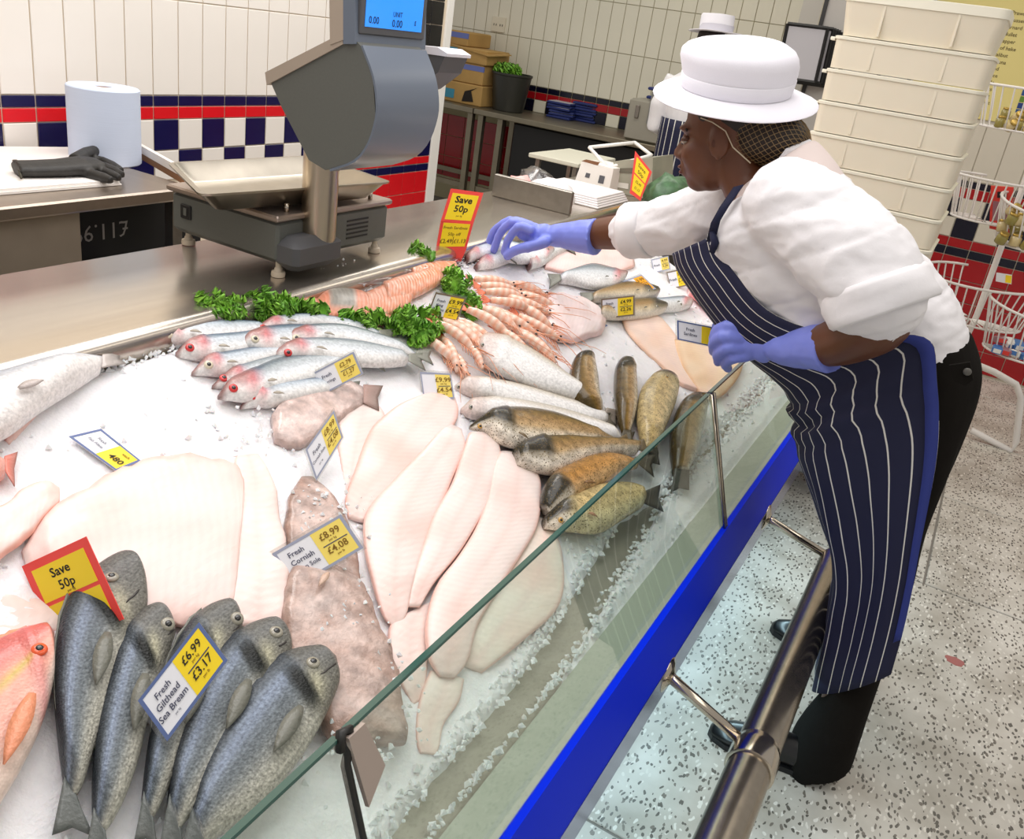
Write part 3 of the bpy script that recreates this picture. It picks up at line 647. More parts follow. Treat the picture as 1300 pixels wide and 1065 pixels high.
# --- colour by place on the body: s along, v = 1 at the back .. -1 at the belly
def c_bream(s, v, u, p):
    c = mixc((.74, .73, .68), (.42, .45, .47), sst(-.75, .0, v)); c = mixc(c, (.62, .68, .80), .6*exp(-((v-.38)/.22)**2)); c = mixc(c, (.22, .24, .27), sst(.5, .95, v))  # pale blue band: sheen along the back put into the skin colour
    c = mixc(c, (.44, .43, .40), (1-sst(.22, .31, s))*.8); c = mixc(c, (.80, .78, .66), .8*exp(-((s-.22)/.05)**2-((v+.30)/.42)**2)); c = mixc(c, (.78, .70, .66), .8*(1-sst(.0, .035, s))*sst(.3, -.4, v))
    c = mixc(c, (.07, .08, .07), .98*exp(-(((s-.295-.03*v)/.042)**4)-(((v+.05)/.60)**4)))
    return c
def c_trout(s, v, u, p):
    c = mixc((.94, .90, .84), (.74, .64, .45), sst(-.75, -.25, v)); c = mixc(c, (.56, .44, .22), sst(-.35, .2, v)); c = mixc(c, (.30, .24, .11), sst(.2, .8, v))
    c = mixc(c, (.84, .62, .56), .35*exp(-((v+.15)/.18)**2)); return mixc(c, (.15, .15, .13), .9*(1-sst(.19, .26, s))*sst(-.75, -.25, v))
def c_trout_o(s, v, u, p): return mixc(c_trout(s, v, u, p), (.82, .56, .26), .55*sst(.15, .25, s))
def c_trout_p(s, v, u, p): return mixc(c_trout(s, v, u, p), (.93, .84, .62), .7*sst(.12, .2, s))
def c_herr(s, v, u, p):
    c = mixc((.96, .95, .94), (.84, .86, .88), sst(-.7, -.1, v)); c = mixc(c, (.34, .44, .54), sst(.12, .42, v)); c = mixc(c, (.17, .23, .30), sst(.45, .9, v))
    hd = 1-sst(.15, .22, s); c = mixc(c, (.70, .44, .40), hd*.75*sst(-.9, .3, v)); c = mixc(c, (.86, .34, .36), .6*exp(-((s-.19)/.045)**2-((v+.15)/.55)**2)); return mixc(c, (.45, .30, .28), .8*(1-sst(0, .05, s)))
def c_herr2(s, v, u, p):
    c = c_herr(s, v, u, p); return mixc(c, (.62, .62, .56), .4*sst(.2, .3, s)*sst(-.2, .5, v))
def c_white(s, v, u, p):
    c = mixc((.97, .96, .95), (.88, .85, .80), sst(.0, .4, v)); c = mixc(c, (.62, .56, .46), sst(.45, .85, v)); return mixc(c, (.82, .70, .66), .5*(1-sst(.06, .18, s)))
def c_silv(s, v, u, p): return mixc((.95, .93, .92), (.66, .68, .72), sst(.1, .8, v))
def c_snap(s, v, u, p):
    c = mixc((.98, .88, .82), (.95, .66, .58), sst(-.8, -.1, v)); c = mixc(c, (.83, .40, .38), sst(.0, .8, v)); c = mixc(c, (.80, .74, .24), .85*exp(-((v-.12-.15*s)/.07)**2)*sst(.16, .24, s)); return mixc(c, (.92, .50, .50), .5*exp(-((s-.2)/.05)**2))
def c_sole(s, v, u, p):
    k = .5+.5*noise.noise(p*38); c = mixc((.64, .50, .44), (.88, .80, .77), k); return mixc(c, (.56, .43, .37), .5*sst(.75, 1, abs(v)))
def c_sole_p(s, v, u, p): return mixc(c_sole(s, v, u, p), (.93, .84, .82), .55)
def fill(edge=(.95, .75, .70), mid=(.965, .90, .875), band=.22):
    def f(s, v, u, p):
        c = mixc(mid, edge, sst(.78, 1, abs(v))*.8); c = mixc(c, (.93, .82, .79), band*exp(-(v/.13)**2)*2); c = mixc(c, edge, .55*max(0, noise.noise(Vector((p.x*16, p.y*9, 2)))+.12)); return mixc(c, (.96, .78, .74), .35*sst(.86, 1, s))
    return f
def c_salm(s, v, u, p): return mixc((.95, .63, .50), (.99, .83, .75), .75*sst(.55, .95, sin(s*46+abs(v)*5)))
def c_salmskin(s, v, u, p):
    return mixc((.95, .62, .50), mixc((.55, .53, .50), (.80, .78, .74), .5+.5*noise.noise(p*120)), sst(.2, .3, s)*(1-sst(.72, .78, s))*sst(-.55, -.4, v))
# --- gilthead breams, bottom left
BG = 'gilthead sea breams at the near end'
for i, (st, lf, lb, tl) in enumerate((
  ([(166,711,182,747),(150,709,184,780),(125,722,172,806),(100,743,156,836),(80,776,144,878),(70,820,131,918),(67,880,116,960),(72,940,104,1000),(80,990,94,1015)], .012, 'silver sea bream with head raised highest, beside the Save 50p card', ((66,1060),(120,1062))),
  ([(212,778,221,795),(200,774,219,815),(178,781,208,846),(158,802,196,885),(143,836,184,925),(130,880,175,965),(121,930,160,1010),(116,985,143,1045),(117,1030,130,1060)], .016, 'silver sea bream second from left, lying between the raised one and the price tag', ((108,1085),(140,1090))),
  ([(300,776,305,795),(288,769,303,812),(262,776,288,842),(240,794,268,880),(218,828,250,925),(203,870,235,965),(192,915,215,1000),(184,965,200,1030),(180,1010,190,1045)], .018, 'silver sea bream half hidden behind the blue framed sea bream price tag', ((170,1070),(200,1075))),
  ([(362,796,367,815),(342,792,366,836),(310,801,350,868),(282,821,325,905),(259,852,302,945),(241,892,282,985),(226,934,258,1020),(216,975,236,1045),(212,1015,224,1060)], .028, 'silver sea bream just right of the price tag, second from the right', ((200,1085),(235,1090))),
  ([(424,832,427,850),(398,828,426,876),(366,832,412,910),(340,845,393,945),(316,867,370,980),(292,902,342,1015),(268,945,310,1045),(250,990,278,1065),(240,1030,256,1080)], .036, 'large silver sea bream rightmost of the row, nearest the front glass', ((225,1100),(265,1105))))):
    fish('sea_bream', lb, 'fish', st, SK_BREAM, c_bream, BG, lf, .40, .026, m=44, n=48, eye=(*((143,731),(213,792),(299,786),(349,803),(396,842))[i], .0100, EYE_G), tail=tl, tailc=(.45, .47, .46), dorsal=(.3, .85, .012), pect=(.36, -.36, .070, .15), gill=.31, finc=(.46, .46, .42), mouth=((178,748,160,764),(222,797,214,806),(305,790,297,800),(367,812,352,822),(426,842,408,856))[i])
fish('red_snapper', 'red snapper with orange eye and yellow stripe, bottom left beside the breams', 'fish', [(66,806,66,842),(48,804,64,880),(20,812,50,930),(-12,826,28,978),(-50,850,0,1025),(-90,885,-32,1065),(-130,930,-75,1085),(-165,980,-130,1085)], SK_RED, c_snap, None, .012, .40, .030, m=44, n=40, eye=(49, 826, .0098, EYE_O), tail=((-220,1000),(-190,1100)), tailc=(.9, .45, .4), dorsal=(.25, .8, .014), pect=(.26, -.45, .07, .6), finc=(.93, .60, .45), gill=.22)
# --- herrings
HG = 'herrings with red eyes on the ice'
herr = [
 ([(196,427,196,431),(212,418,212,437),(234,413,236,440),(264,411,266,440),(297,412,299,436),(330,416,331,430)], 0, 0, 'herring farthest left, nose beside the steel shelf and kale'),
 ([(223,446,223,450),(242,435,243,457),(263,430,266,460),(301,427,303,455),(340,422,340,445),(370,425,370,436)], .003, 0, 'herring second from the shelf, with deep red cheek'),
 ([(244,470,244,473),(262,457,263,477),(285,452,288,479),(316,447,320,471),(348,445,349,462),(378,446,378,455)], .005, 0, 'herring third from the shelf, pale belly and white ringed eye'),
 ([(270,487,270,490),(285,477,287,492),(303,469,306,493),(341,458,342,482),(382,452,384,472),(410,455,410,464)], .004, 1, 'slim dark herring squeezed behind the front blue backed herring'),
 ([(277,500,278,504),(292,485,295,509),(316,474,319,511),(352,459,358,497),(392,453,395,487),(432,452,434,472),(465,456,465,464)], .014, 1, 'front herring with a broad blue back, nose toward the bare ice'),
 ([(306,513,306,517),(322,500,323,517),(343,491,346,518),(376,487,380,511),(410,486,412,505),(435,490,435,499)], .006, 0, 'pale herring lowest in the pile, beside the pink flatfish'),
 ([(319,421,319,424),(335,412,337,426),(356,406,359,424),(396,405,399,420),(441,412,442,427),(478,424,478,434)], .008, 0, 'rearmost herring of the upper pile, in front of the salmon'),
 ([(303,434,303,438),(320,424,322,447),(346,418,350,450),(382,417,386,446),(422,420,424,442),(455,424,455,432)], .016, 0, 'pale bellied herring with its jaw pointing left in the upper pile'),
 ([(358,432,358,436),(372,423,375,441),(396,417,400,441),(432,417,435,441),(471,427,473,449),(503,439,504,453),(526,449,526,456)], .022, 1, 'upper pile herring reaching farthest toward the prawns'),
 ([(346,447,346,451),(362,440,365,457),(381,435,384,458),(412,434,416,461),(453,437,456,466),(491,446,492,467),(516,454,516,463)], .024, 1, 'blue backed herring on top of the pile above its price tag')]
for i, (st, lf, kk, lb) in enumerate(herr):
    fish('herring', lb, 'fish', st, SK_HERR, c_herr2 if kk else c_herr, HG, lf, .45, .020, n=28, m=14, eye=(*((215.5,424.5),(242.5,441.5),(263.5,463),(286,480),(296,492.5),(321.5,503),(336,417),(323.5,430),(376,429),(364.5,447.5))[i], .0088, EYE_R if i in (1, 3, 4, 5, 6, 9) else EYE_W), tail=((st[-1][0]+22, st[-1][1]-6), (st[-1][0]+24, st[-1][3]+8)), tailc=(.55, .55, .5), pect=(.26, -.6, .025, .3), finc=(.7, .66, .6), gill=.2)
# --- trout and whiting
TG = 'brown trout fanned beside the front glass'
fish('whiting', 'slim white whiting, upper of two lying above the brown trout', 'fish', [(578,488,578,492),(595,484,596,503),(626,487,628,511),(661,494,662,521),(701,506,702,531),(736,517,737,539),(766,530,767,542)], SK_HERR, c_white, 'white whiting beside the trout', .004, .45, .022, eye=(581.5, 491, .0055, EYE_G), tail=((785,528),(782,548)), tailc=(.45, .42, .36), dorsal=(.35, .6, .006), finc=(.55, .48, .4))
fish('whiting', 'slim white whiting, lower of two touching the uppermost brown trout', 'fish', [(586,517,586,521),(601,511,603,533),(641,511,646,536),(691,519,692,549),(731,530,732,556),(766,543,767,561),(786,555,787,563)], SK_HERR, c_white, 'white whiting beside the trout', .008, .45, .022, eye=(598, 517, .006, EYE_G), tail=((806,548),(804,570)), tailc=(.45, .42, .36), dorsal=(.45, .7, .006), finc=(.55, .48, .4))
fish('whiting', 'broad pale whiting with raised head beside the prawns', 'fish', [(603,438,604,452),(618,431,613,466),(651,440,641,482),(691,465,681,498),(721,489,714,508),(747,507,741,517),(768,521,765,526)], SK_HERR, c_white, None, .006, .45, .03, eye=(613, 438, .006, EYE_G), tail=((790,522),(782,540)), tailc=(.6, .55, .5), dorsal=(.4, .8, .008), finc=(.65, .6, .55))
fish('brown_trout', 'brown trout with its whole dark head showing, uppermost of the lying trout', 'fish', [(597,539,598,543),(612,531,613,549),(632,526,636,567),(659,525,661,574),(693,530,693,577),(721,540,721,576),(751,553,751,573),(782,560,782,568)], SK_TROUT, c_trout, TG, .016, .45, .03, eye=(611, 541, .0062, EYE_Y), tail=((800,548),(800,578)), tailc=(.45, .36, .2), dorsal=(.45, .62, .010), finc=(.42, .34, .2), pect=(.24, -.75, .03, .7))
fish('brown_trout', 'dark olive trout with its head tucked under a fillet', 'fish', [(650,574,656,592),(668,563,674,600),(691,558,700,606),(718,559,727,596),(746,563,752,588),(781,564,783,582),(807,565,807,578)], SK_TROUT, c_trout, TG, .022, .45, .028, tail=((840,550),(836,577)), tailc=(.40, .34, .24), dorsal=(.25, .5, .010), finc=(.25, .22, .14))
fish('brown_trout', 'orange brown trout curving its dark head down beside the fillet', 'fish', [(686,641,697,653),(686,626,709,650),(697,608,727,637),(721,595,752,624),(747,585,771,614),(781,582,793,600),(803,584,809,594)], SK_TROUT, c_trout_o, TG, .026, .45, .028, tail=((832,578),(830,606)), tailc=(.35, .3, .22), pect=(.3, -.7, .03, .5), finc=(.5, .36, .2))
fish('brown_trout', 'pale bellied trout lowest of the group, seen through the front glass', 'fish', [(689,658,693,670),(702,646,706,674),(723,636,727,678),(756,622,759,680),(791,621,793,660),(813,630,813,646)], SK_TROUT, c_trout_p, TG, .016, .45, .030, eye=(711, 660, .0062, EYE_Y), tail=((838,615),(842,650)), tailc=(.3, .27, .22), pect=(.3, -.6, .03, .6), finc=(.75, .55, .42))
fish('brown_trout', 'upright trout standing leftmost of the three with heads up in ice', 'fish', [(735,450,743,450),(726,460,750,461),(721,478,755,482),(721,496,757,503),(732,515,760,519),(754,528,764,527)], SK_TROUT, c_trout, TG, .014, .42, .028, dorsal=(.5, .7, .006), finc=(.35, .28, .15), tail=((775,524),(772,545)), tailc=(.3, .27, .2))
fish('brown_trout', 'slim upright trout in the middle of the three with heads up', 'fish', [(786,458,797,458),(780,468,803,470),(778,488,805,490),(779,512,805,516),(784,534,802,538),(790,548,799,549)], SK_TROUT, c_trout, TG, .016, .42, .026, tail=((784,566),(806,566)), tailc=(.3, .27, .2))
fish('brown_trout', 'pale sided trout rightmost of the three with heads up', 'fish', [(840,475,853,480),(825,481,857,496),(811,498,855,513),(806,526,847,535),(809,551,838,555),(816,571,831,573)], SK_TROUT, c_trout_p, TG, .018, .42, .03, eye=(847, 478, .0055, EYE_Y), tail=((815,590),(838,590)), tailc=(.3, .27, .2))
fish('brown_trout', 'dark trout behind the glass beside the chrome post', 'fish', [(879,504,891,508),(862,514,894,521),(851,540,889,546),(848,570,881,577),(853,600,871,602)], SK_TROUT, c_trout, TG, .012, .42, .03, tail=((852,625),(875,622)), tailc=(.3, .3, .26))
# --- fillets
def fillet(lb, st, lift, name='white_fillet', col=None, tmax=.0115, group='pale fish fillets on the ice', skin=SK_FILL, fold=.0015):
    if name == 'cod_side': fold = .0034
    return fish(name, lb, 'fillet', st, skin, col or fill(), group, lift, .16, tmax, n=34, m=36, flat=True, fold=fold)
fillet('pale fillet sheet behind the upright price tag, left of the fan', [(436,512,470,508),(430,530,486,528),(430,560,472,560),(436,600,457,600),(440,622,450,622)], 0)
fillet('white fillet leftmost of the fan, pink tip beside the whiting', [(543,500,576,506),(512,513,579,522),(487,532,573,540),(470,552,552,562),(455,592,512,603),(441,630,474,642),(444,655,462,661)], .006, col=fill(edge=(.97, .72, .66)))
fillet('white fillet second in the fan, its pointed tip lowest beside the sole', [(568,537,586,544),(540,570,588,570),(506,606,575,600),(470,648,557,642),(466,690,538,690),(474,735,523,742),(488,778,516,777),(500,792,509,792)], .012)
fillet('long white fillet in the middle of the fan, tucked under the trout head', [(596,551,630,553),(587,580,634,588),(575,615,623,630),(552,655,604,664),(536,700,581,702),(524,742,552,738),(520,768,534,768)], .016)
fillet('broad white fillet right of the fan, rounded top against the olive trout', [(636,573,660,576),(628,592,681,602),(622,628,684,632),(608,668,679,668),(585,706,659,704),(558,742,630,748),(544,787,604,793),(546,832,592,838),(560,856,578,858)], .020)
fillet('pale fillet pressed along the front glass, seen through it', [(684,650,698,655),(664,695,712,708),(632,745,707,766),(602,795,662,812),(586,842,612,852)], .006, col=fill(mid=(.95, .91, .86)))
fillet('short pink fillet tail between the pointed fillet and front glass', [(528,772,546,764),(498,792,542,802),(497,838,541,838),(512,868,540,866),(526,893,536,886)], .004, col=fill(mid=(.97, .88, .85)))
fillet('narrow fillet tail with pink end, nearest to the glass clip', [(548,852,588,862),(537,880,581,890),(531,912,563,918),(532,940,558,945),(536,953,554,955)], .005, col=fill(mid=(.96, .90, .86)))
BF = fill(edge=(.975, .78, .73), mid=(.955, .875, .85))
fillet('very large pale cod side on the ice behind the sea breams', [(28,700,40,742),(60,662,80,768),(105,632,125,775),(155,606,165,782),(215,590,222,790),(265,592,275,785),(296,600,295,760),(306,618,300,700)], .002, 'cod_side', BF, .022)
fillet('long pink cod fillet lying upright between cod side and dark soles', [(300,580,328,575),(298,612,345,610),(290,655,352,655),(288,705,362,710),(288,755,362,758),(296,798,356,795)], .010, 'cod_side', fill(edge=(.97, .84, .80), mid=(.98, .91, .885)), .018)
fillet('pale fillet with an orange edge at the left frame border', [(-40,640,-40,740),(0,648,0,706),(28,625,32,682),(58,612,58,652),(76,617,76,634)], .016, 'cod_side', fill(edge=(.97, .70, .62), mid=(.97, .90, .87)), .014)
fillet('thin pale fillet under the big cod side, below the Save 50p card', [(-40,770,-40,830),(0,752,0,820),(40,752,45,806),(84,760,88,796)], -.004, 'cod_side', BF, .007)
fillet('pink fillet beneath the rolled sleeve near the striped apron bib', [(693,322,692,340),(725,315,724,346),(765,316,768,348),(800,318,805,338)], .004, col=fill(mid=(.97, .86, .84)), group='pink fillets below the apron')
fillet('pale lumpy monkfish piece between prawns and the flat price tag', [(688,388,690,412),(705,378,702,428),(730,382,725,433),(752,392,748,428),(768,408,764,424)], .004, 'monkfish_piece', fill(edge=(.95, .80, .78), mid=(.97, .90, .89)), .024, None, fold=.006)
fillet('pink fillet beside the tag held in the gloved hand', [(790,396,838,404),(796,415,855,425),(810,435,868,452),(838,462,880,482),(868,490,890,498)], .004, col=fill(edge=(.95, .78, .66), mid=(.97, .86, .80)), group='pink fillets below the apron')
fillet('tan fillet under the held tag and beside the front glass', [(858,432,912,438),(862,448,938,455),(868,466,936,476),(880,486,918,500),(892,502,905,506)], .010, col=fill(edge=(.84, .64, .46), mid=(.93, .82, .70)), group='pink fillets below the apron')
# --- soles
fish('sole', 'pink brown sole with tail toward the prawns, under the herring tag', 'fish', [(344,530,348,560),(368,503,374,568),(402,488,412,548),(436,488,441,526),(459,493,459,516)], SK_FLAT, c_sole_p, 'brown soles in the ice', .004, .2, .018, flat=True, n=28, m=22, tail=((486,490),(481,522)), tailc=(.72, .58, .54), fold=.003)
fish('sole', 'rough brown sole behind the tall upright price tag', 'fish', [(384,603,398,603),(371,628,420,630),(366,655,436,662),(366,690,446,694),(368,722,452,722),(376,752,455,752)], SK_FLAT, c_sole, 'brown soles in the ice', .004, .2, .016, flat=True, n=28, m=22, fold=.004)
fish('sole', 'large brown sole in front of the sole price tag, ice on its back', 'fish', [(384,710,424,718),(367,738,455,745),(363,780,470,788),(364,825,488,826),(376,865,500,866),(402,905,506,906),(425,945,512,945)], SK_FLAT, c_sole, 'brown soles in the ice', .014, .2, .022, flat=True, n=28, m=22, fold=.005, pect=(.12, .1, .035, -.6), finc=(.85, .72, .64))
# --- fish at the rear left, tails
fish('sea_bass', 'big pale silver fish along the steel shelf at the left border', 'fish', [(-120,525,-120,585),(-60,500,-55,588),(0,485,6,562),(45,473,48,530),(90,463,92,500),(128,457,127,474)], SK_HERR, c_silv, None, .004, .4, .035, tail=((152,448),(160,462)), tailc=(.8, .76, .74), pect=(.45, -.3, .05, .2), finc=(.75, .70, .68))
fish('red_gurnard', 'narrow red fish tail half sunk in the ice, left side', 'fish', [(2,556,12,566),(18,540,26,552),(40,520,46,530),(62,504,66,511)], SK_RED, lambda s, v, u, p: mixc((.95, .80, .76), (.80, .30, .28), sst(-.2, .6, v)), None, .0, .4, .014, tail=((84,494),(86,503)), tailc=(.86, .45, .42), n=18, m=12)
fish('red_mullet', 'salmon pink fish tail at the left border above the cod', 'fish', [(-60,590,-60,640),(-30,588,-28,628),(-8,585,-4,615),(4,586,6,606)], SK_RED, lambda s, v, u, p: (.95, .68, .62), None, .008, .4, .018, tail=((22,574),(18,618)), tailc=(.95, .55, .48), n=18, m=12)
# --- sardines under the gloved hand and fish farther along
SG = 'sardines on the far ice'
for st, lf, lb in (([(590,326,594,333),(606,312,613,329),(631,307,641,323),(658,312,664,326)], .012, 'sardine held under the fingertips of the blue glove'), ([(602,337,606,342),(620,322,628,341),(651,318,656,331),(680,318,682,326)], .006, 'sardine lying just below the blue glove, nose to lower left'), ([(700,318,701,324),(686,313,689,334),(660,312,662,336),(640,322,642,332)], .016, 'sardine across the others below the palm of the blue glove'), ([(667,330,672,343),(680,318,690,338),(698,312,706,326),(715,314,718,320)], .010, 'pale sardine below the thumb side of the blue glove')):
    fish('sardine', lb, 'fish', st, SK_HERR, c_herr, SG, lf, .45, .018, n=20, m=12, eye=(st[0][0]*.75+st[1][0]*.25, (st[0][1]+st[1][1])/2, .005, EYE_G), tail=((st[-1][0]+16, st[-1][1]-3), (st[-1][0]+16, st[-1][3]+4)))
for st, lf, lb, cf in (([(792,350,792,357),(775,344,779,366),(750,338,753,369),(726,345,728,363),(709,352,711,359)], .006, 'blue backed mackerel with forked tail, left of the small tags', c_herr2), ([(834,371,834,377),(818,363,820,382),(795,361,798,384),(770,368,771,384),(750,376,751,384)], .008, 'grey sea fish head right, behind the yellow tag', c_trout), ([(843,390,843,397),(828,383,830,403),(805,383,808,407),(780,388,781,407),(760,394,761,404)], .010, 'grey sea fish lowest of the small pile by the yellow tag', c_trout), ([(875,384,876,391),(860,380,862,396),(840,382,841,397),(815,384,816,396)], .005, 'small pink headed fish beside the held tag', c_herr)):
    fish('mackerel', lb, 'fish', st, SK_HERR, cf, 'fish by the small tags', lf, .45, .022, n=20, m=12, eye=(st[1][0]+5, st[1][1]+6, .005, EYE_G), tail=((st[-1][0]-14, st[-1][1]-5), (st[-1][0]-12, st[-1][3]+8)), pect=(.3, -.5, .02, .3))
fish('red_bream', 'pinkish red fish beneath the striped apron bib', 'fish', [(873,366,876,374),(888,358,890,389),(914,366,906,401),(940,385,930,414),(965,408,955,426)], SK_RED, lambda s, v, u, p: mixc((.97, .90, .88), (.90, .52, .52), sst(.2, .95, abs(v))), None, .006, .4, .03, n=20, m=14, tail=((990,415),(980,440)), tailc=(.85, .5, .45))
# --- salmon
SM = 'salmon pieces before the kale'
fish('salmon_steak', 'salmon steak with grey skin patch behind the herrings', 'salmon', [(400,385,402,403),(416,374,418,408),(440,373,442,411),(458,376,460,411),(464,382,465,408)], SK_SALM, c_salmskin, SM, .006, .3, .022, n=22, m=18, flat=True)
for st, lf, lb in (([(366,388,370,398),(385,382,388,402),(404,385,406,405)], .003, 'small salmon piece at the left end beside the kale'), ([(458,378,462,405),(480,368,488,402),(505,360,515,392),(520,362,524,378)], .006, 'orange salmon fillet right of the grey skinned steak'), ([(485,362,490,385),(515,352,524,378),(545,345,552,364),(560,348,562,358)], .010, 'salmon fillet below the clear plastic sheet'), ([(500,400,502,406),(480,396,482,412),(470,400,470,410)], .004, 'thin salmon slice against the front kale'), ([(520,340,525,352),(545,336,552,350),(575,335,580,348)], .012, 'salmon fillet farthest back, below the Save 50p sign')):
    fish('salmon_fillet', lb, 'salmon', st, SK_SALM, c_salm, SM, lf, .3, .018, n=22, m=16, flat=True)
# ------------------------------------------------------------------ prawns
PR_M = mat('prawn_shell', vcol=True, rough=.25, coat=.4, nz=(120, .12)); PR_L = mat('prawn_leg', (.93, .66, .52), .4)
def prawn_proto():
    root = thing('prawn', 'pink cooked prawn on the ice', 'prawn', (0, 0, 0)); L_ = .075
    b = MB(); rings = []; cols = []
    for i in range(29):
        s = i/28; x = -L_*.55 + L_*1.05*s; z = .006+.012*sin(pi*min(1, s*.9+.1)); r = .0045+.0052*sin(pi*min(1, .12+s*.75)); r *= 1+.10*(1-((s*7) % 1)) if s < .72 else 1.12*(1-(s-.72)*1.2)
        for k in range(10):
            a = 2*pi*k/10; cols.append(mixc((.99, .88, .81), (.97, .72, .60), .5+.5*sin(s*44)))
        rings.append([Vector((x, r*cos(2*pi*k/10), z+r*1.1*sin(2*pi*k/10))) for k in range(10)])
    b.loft(rings, cols=cols); b.build('shell', PR_M, root, vcol=True)
    t = MB()
    for k in range(-2, 3): d = Vector((-1, .32*k, .1)).normalized(); c0 = Vector((-L_*.54, 0, .006)); t.ball(c0+d*.010, (.011, .0028, .0012), 8, 4, Matrix((d, d.cross(Vector((0, 0, 1))).normalized()*-1, Vector((0, 0, 1)))).transposed())
    t.add([], []); t.c = [(.93, .52, .38)]*len(t.v); o = t.build('tail_fan', PR_M, root, vcol=True)
    l = MB()
    for k in range(5):
        for sgn in (-1, 1):
            x = L_*(.08+.07*k); l.tube([(x, sgn*.006, .008), (x+.008, sgn*.014, .010), (x+.016, sgn*.018, .002)], [.0012, .001, .0006], 5)
    for sgn in (-1, 1):
        l.tube([(L_*.47, sgn*.002, .016), (L_*.8, sgn*.010, .022), (L_*1.2, sgn*.024, .012), (L_*1.45, sgn*.028, .004)], [.001, .0008, .0006, .0004], 5)
    l.tube([(L_*.44, 0, .018), (L_*.72, 0, .024)], [.002, .0004], 5)
    o = l.build('legs_and_feelers', PR_L, root); o['kind'] = 'stuff'
    e = MB().ball((L_*.44, .005, .018), .0022, 8, 5).build('eye', EYE_B, root); e2 = MB().ball((L_*.44, -.005, .018), .0022, 8, 5).build('eye', EYE_B, root)
    return root
def copy_thing(o, M=None):
    c = o.copy(); COL.objects.link(c)
    def rec(src, dst):
        for ch in list(src.children):
            d = ch.copy(); COL.objects.link(d); d.parent = dst; rec(ch, d)
    rec(o, c); return c
PL = [(592,357,660,370),(598,367,668,381),(602,378,674,392),(604,389,682,405),(640,366,700,384),(612,396,668,420),(598,402,656,432),(588,406,645,442),(577,411,632,446),(566,415,622,452),(556,419,610,456),(548,425,598,462),(536,430,584,468),(640,390,706,430),(650,405,716,444),(632,384,700,412),(640,420,692,456),(655,432,702,468),(600,445,624,474),(585,450,607,480),(572,452,592,484),(612,442,642,474),(622,405,680,436),(626,430,668,462),(560,436,580,476),(648,375,712,400)]
pro = None
for i, (tx, ty, hx, hy) in enumerate(PL):
    a, b = bed(tx, ty, .004), bed(hx, hy, .004); d = (b-a); X = d.normalized(); Z = (ICE_N + Vector((0, 0, .0))).normalized(); Y = Z.cross(X).normalized(); Z = X.cross(Y)
    if pro is None: pro = prawn_proto(); o = pro
    else: o = copy_thing(pro)
    k = max(.9, min(1.75, d.length/.078)); roll = Matrix.Rotation(random.uniform(-.9, .9), 3, 'X')
    R = Matrix((X, Y, Z)).transposed() @ roll
    M = R.to_4x4() @ Matrix.Diagonal((k, k*.74, k*.74, 1)); M.translation = a.lerp(b, .5)+ICE_N*(.002+.007*(i % 4)); o.matrix_world = M
    rw = [('upper row behind the tag', 0, 6), ('middle row beside the kale', 6, 13), ('right hand row toward the monkfish', 13, 18), ('lowest row by the raised whiting', 18, 22), ('loose top layer', 22, 26)]
    for nm_, a0, a1 in rw:
        if a0 <= i < a1: o['label'] = 'pink whole prawn, %s in the %s of the heap' % (('first', 'second', 'third', 'fourth', 'fifth', 'sixth', 'seventh')[i-a0], nm_)
    o['group'] = 'pink prawns heaped on the ice'
# ------------------------------------------------------------------ kale
KALE = [mat('kale_green', (.56, .80, .26), .5, nz=(60, .25), bump=(90, .4)), mat('kale_dark', (.46, .71, .22), .5, nz=(60, .25), bump=(90, .4))]
KST = mat('kale_stem', (.66, .78, .46), .5)
KL = []
for q in range(3):
    rows = []; 
    for i in range(13):
        u = i/12; w = .032*sin(pi*min(.95, .08+u*.86))**.7; row = []
        for j in range(23):
            v = j/11-1; ed = abs(v)**2.2; row.append(Vector((v*w + .004*ed*sin(i*2.3+q), u*.062-.012, .012*u + ed*(.013*sin(j*2.6+i*1.9+q)+.011*sin(i*3.1+j*1.1+q*2)) + .010*ed)))
        rows.append(row)
    t = MB().grid(rows, .0007); o = t.build('leaf', KALE[q % 2], loc=(0, 0, 0)); KL.append(o.data); bpy.data.objects.remove(o)
for cx, cy, rx, ry, n, lb in ((278,398,24,14,20,'curly green kale sprig leftmost, against the steel shelf edge'),(344,396,28,18,34,'round curly kale bunch behind the upper herrings'),(392,402,14,8,9,'small kale sprig beside the salmon steak'),(462,414,28,10,18,'kale strip in front of the salmon fillets'),(530,420,30,20,36,'largest kale bunch, between the salmon and the prawns'),(580,366,14,16,18,'kale sprig behind the framed prawn tag'),(596,392,10,12,10,'kale tuft right of the framed prawn tag'),(538,328,14,8,9,'kale under clear plastic at the far shelf edge')):
    c = bed(cx, cy, .01); root = thing('kale_bunch', lb, 'kale', c, 'curly kale garnish')
    for k in range(n):
        a = 2*pi*random.random(); rr = sqrt((k+.5)/n); p = bed(cx+rx*rr*cos(a), cy+ry*rr*sin(a), .006+.020*(1-rr)+.006*random.random())
        me = KL[random.randrange(3)]; o = bpy.data.objects.new('leaf', me); COL.objects.link(o); o.parent = root
        M = Matrix.Rotation(a+random.uniform(-.8, .8)-pi/2, 4, 'Z') @ Matrix.Rotation(random.uniform(.1, 1.2), 4, 'X') @ Matrix.Rotation(random.uniform(-.8, .8), 4, 'Y') @ Matrix.Scale(random.uniform(.5, .8), 4)
        M.translation = p-c; o.matrix_local = M
    a = bed(cx+rx*.3, cy+ry*.4, .012); b = bed(cx+rx*1.0, cy+ry*.75, .008); MB().tube([a, a.lerp(b, .5)+Vector((0, 0, .004)), b], [.004, .0035, .0025], 7).build('stem', KST, root)
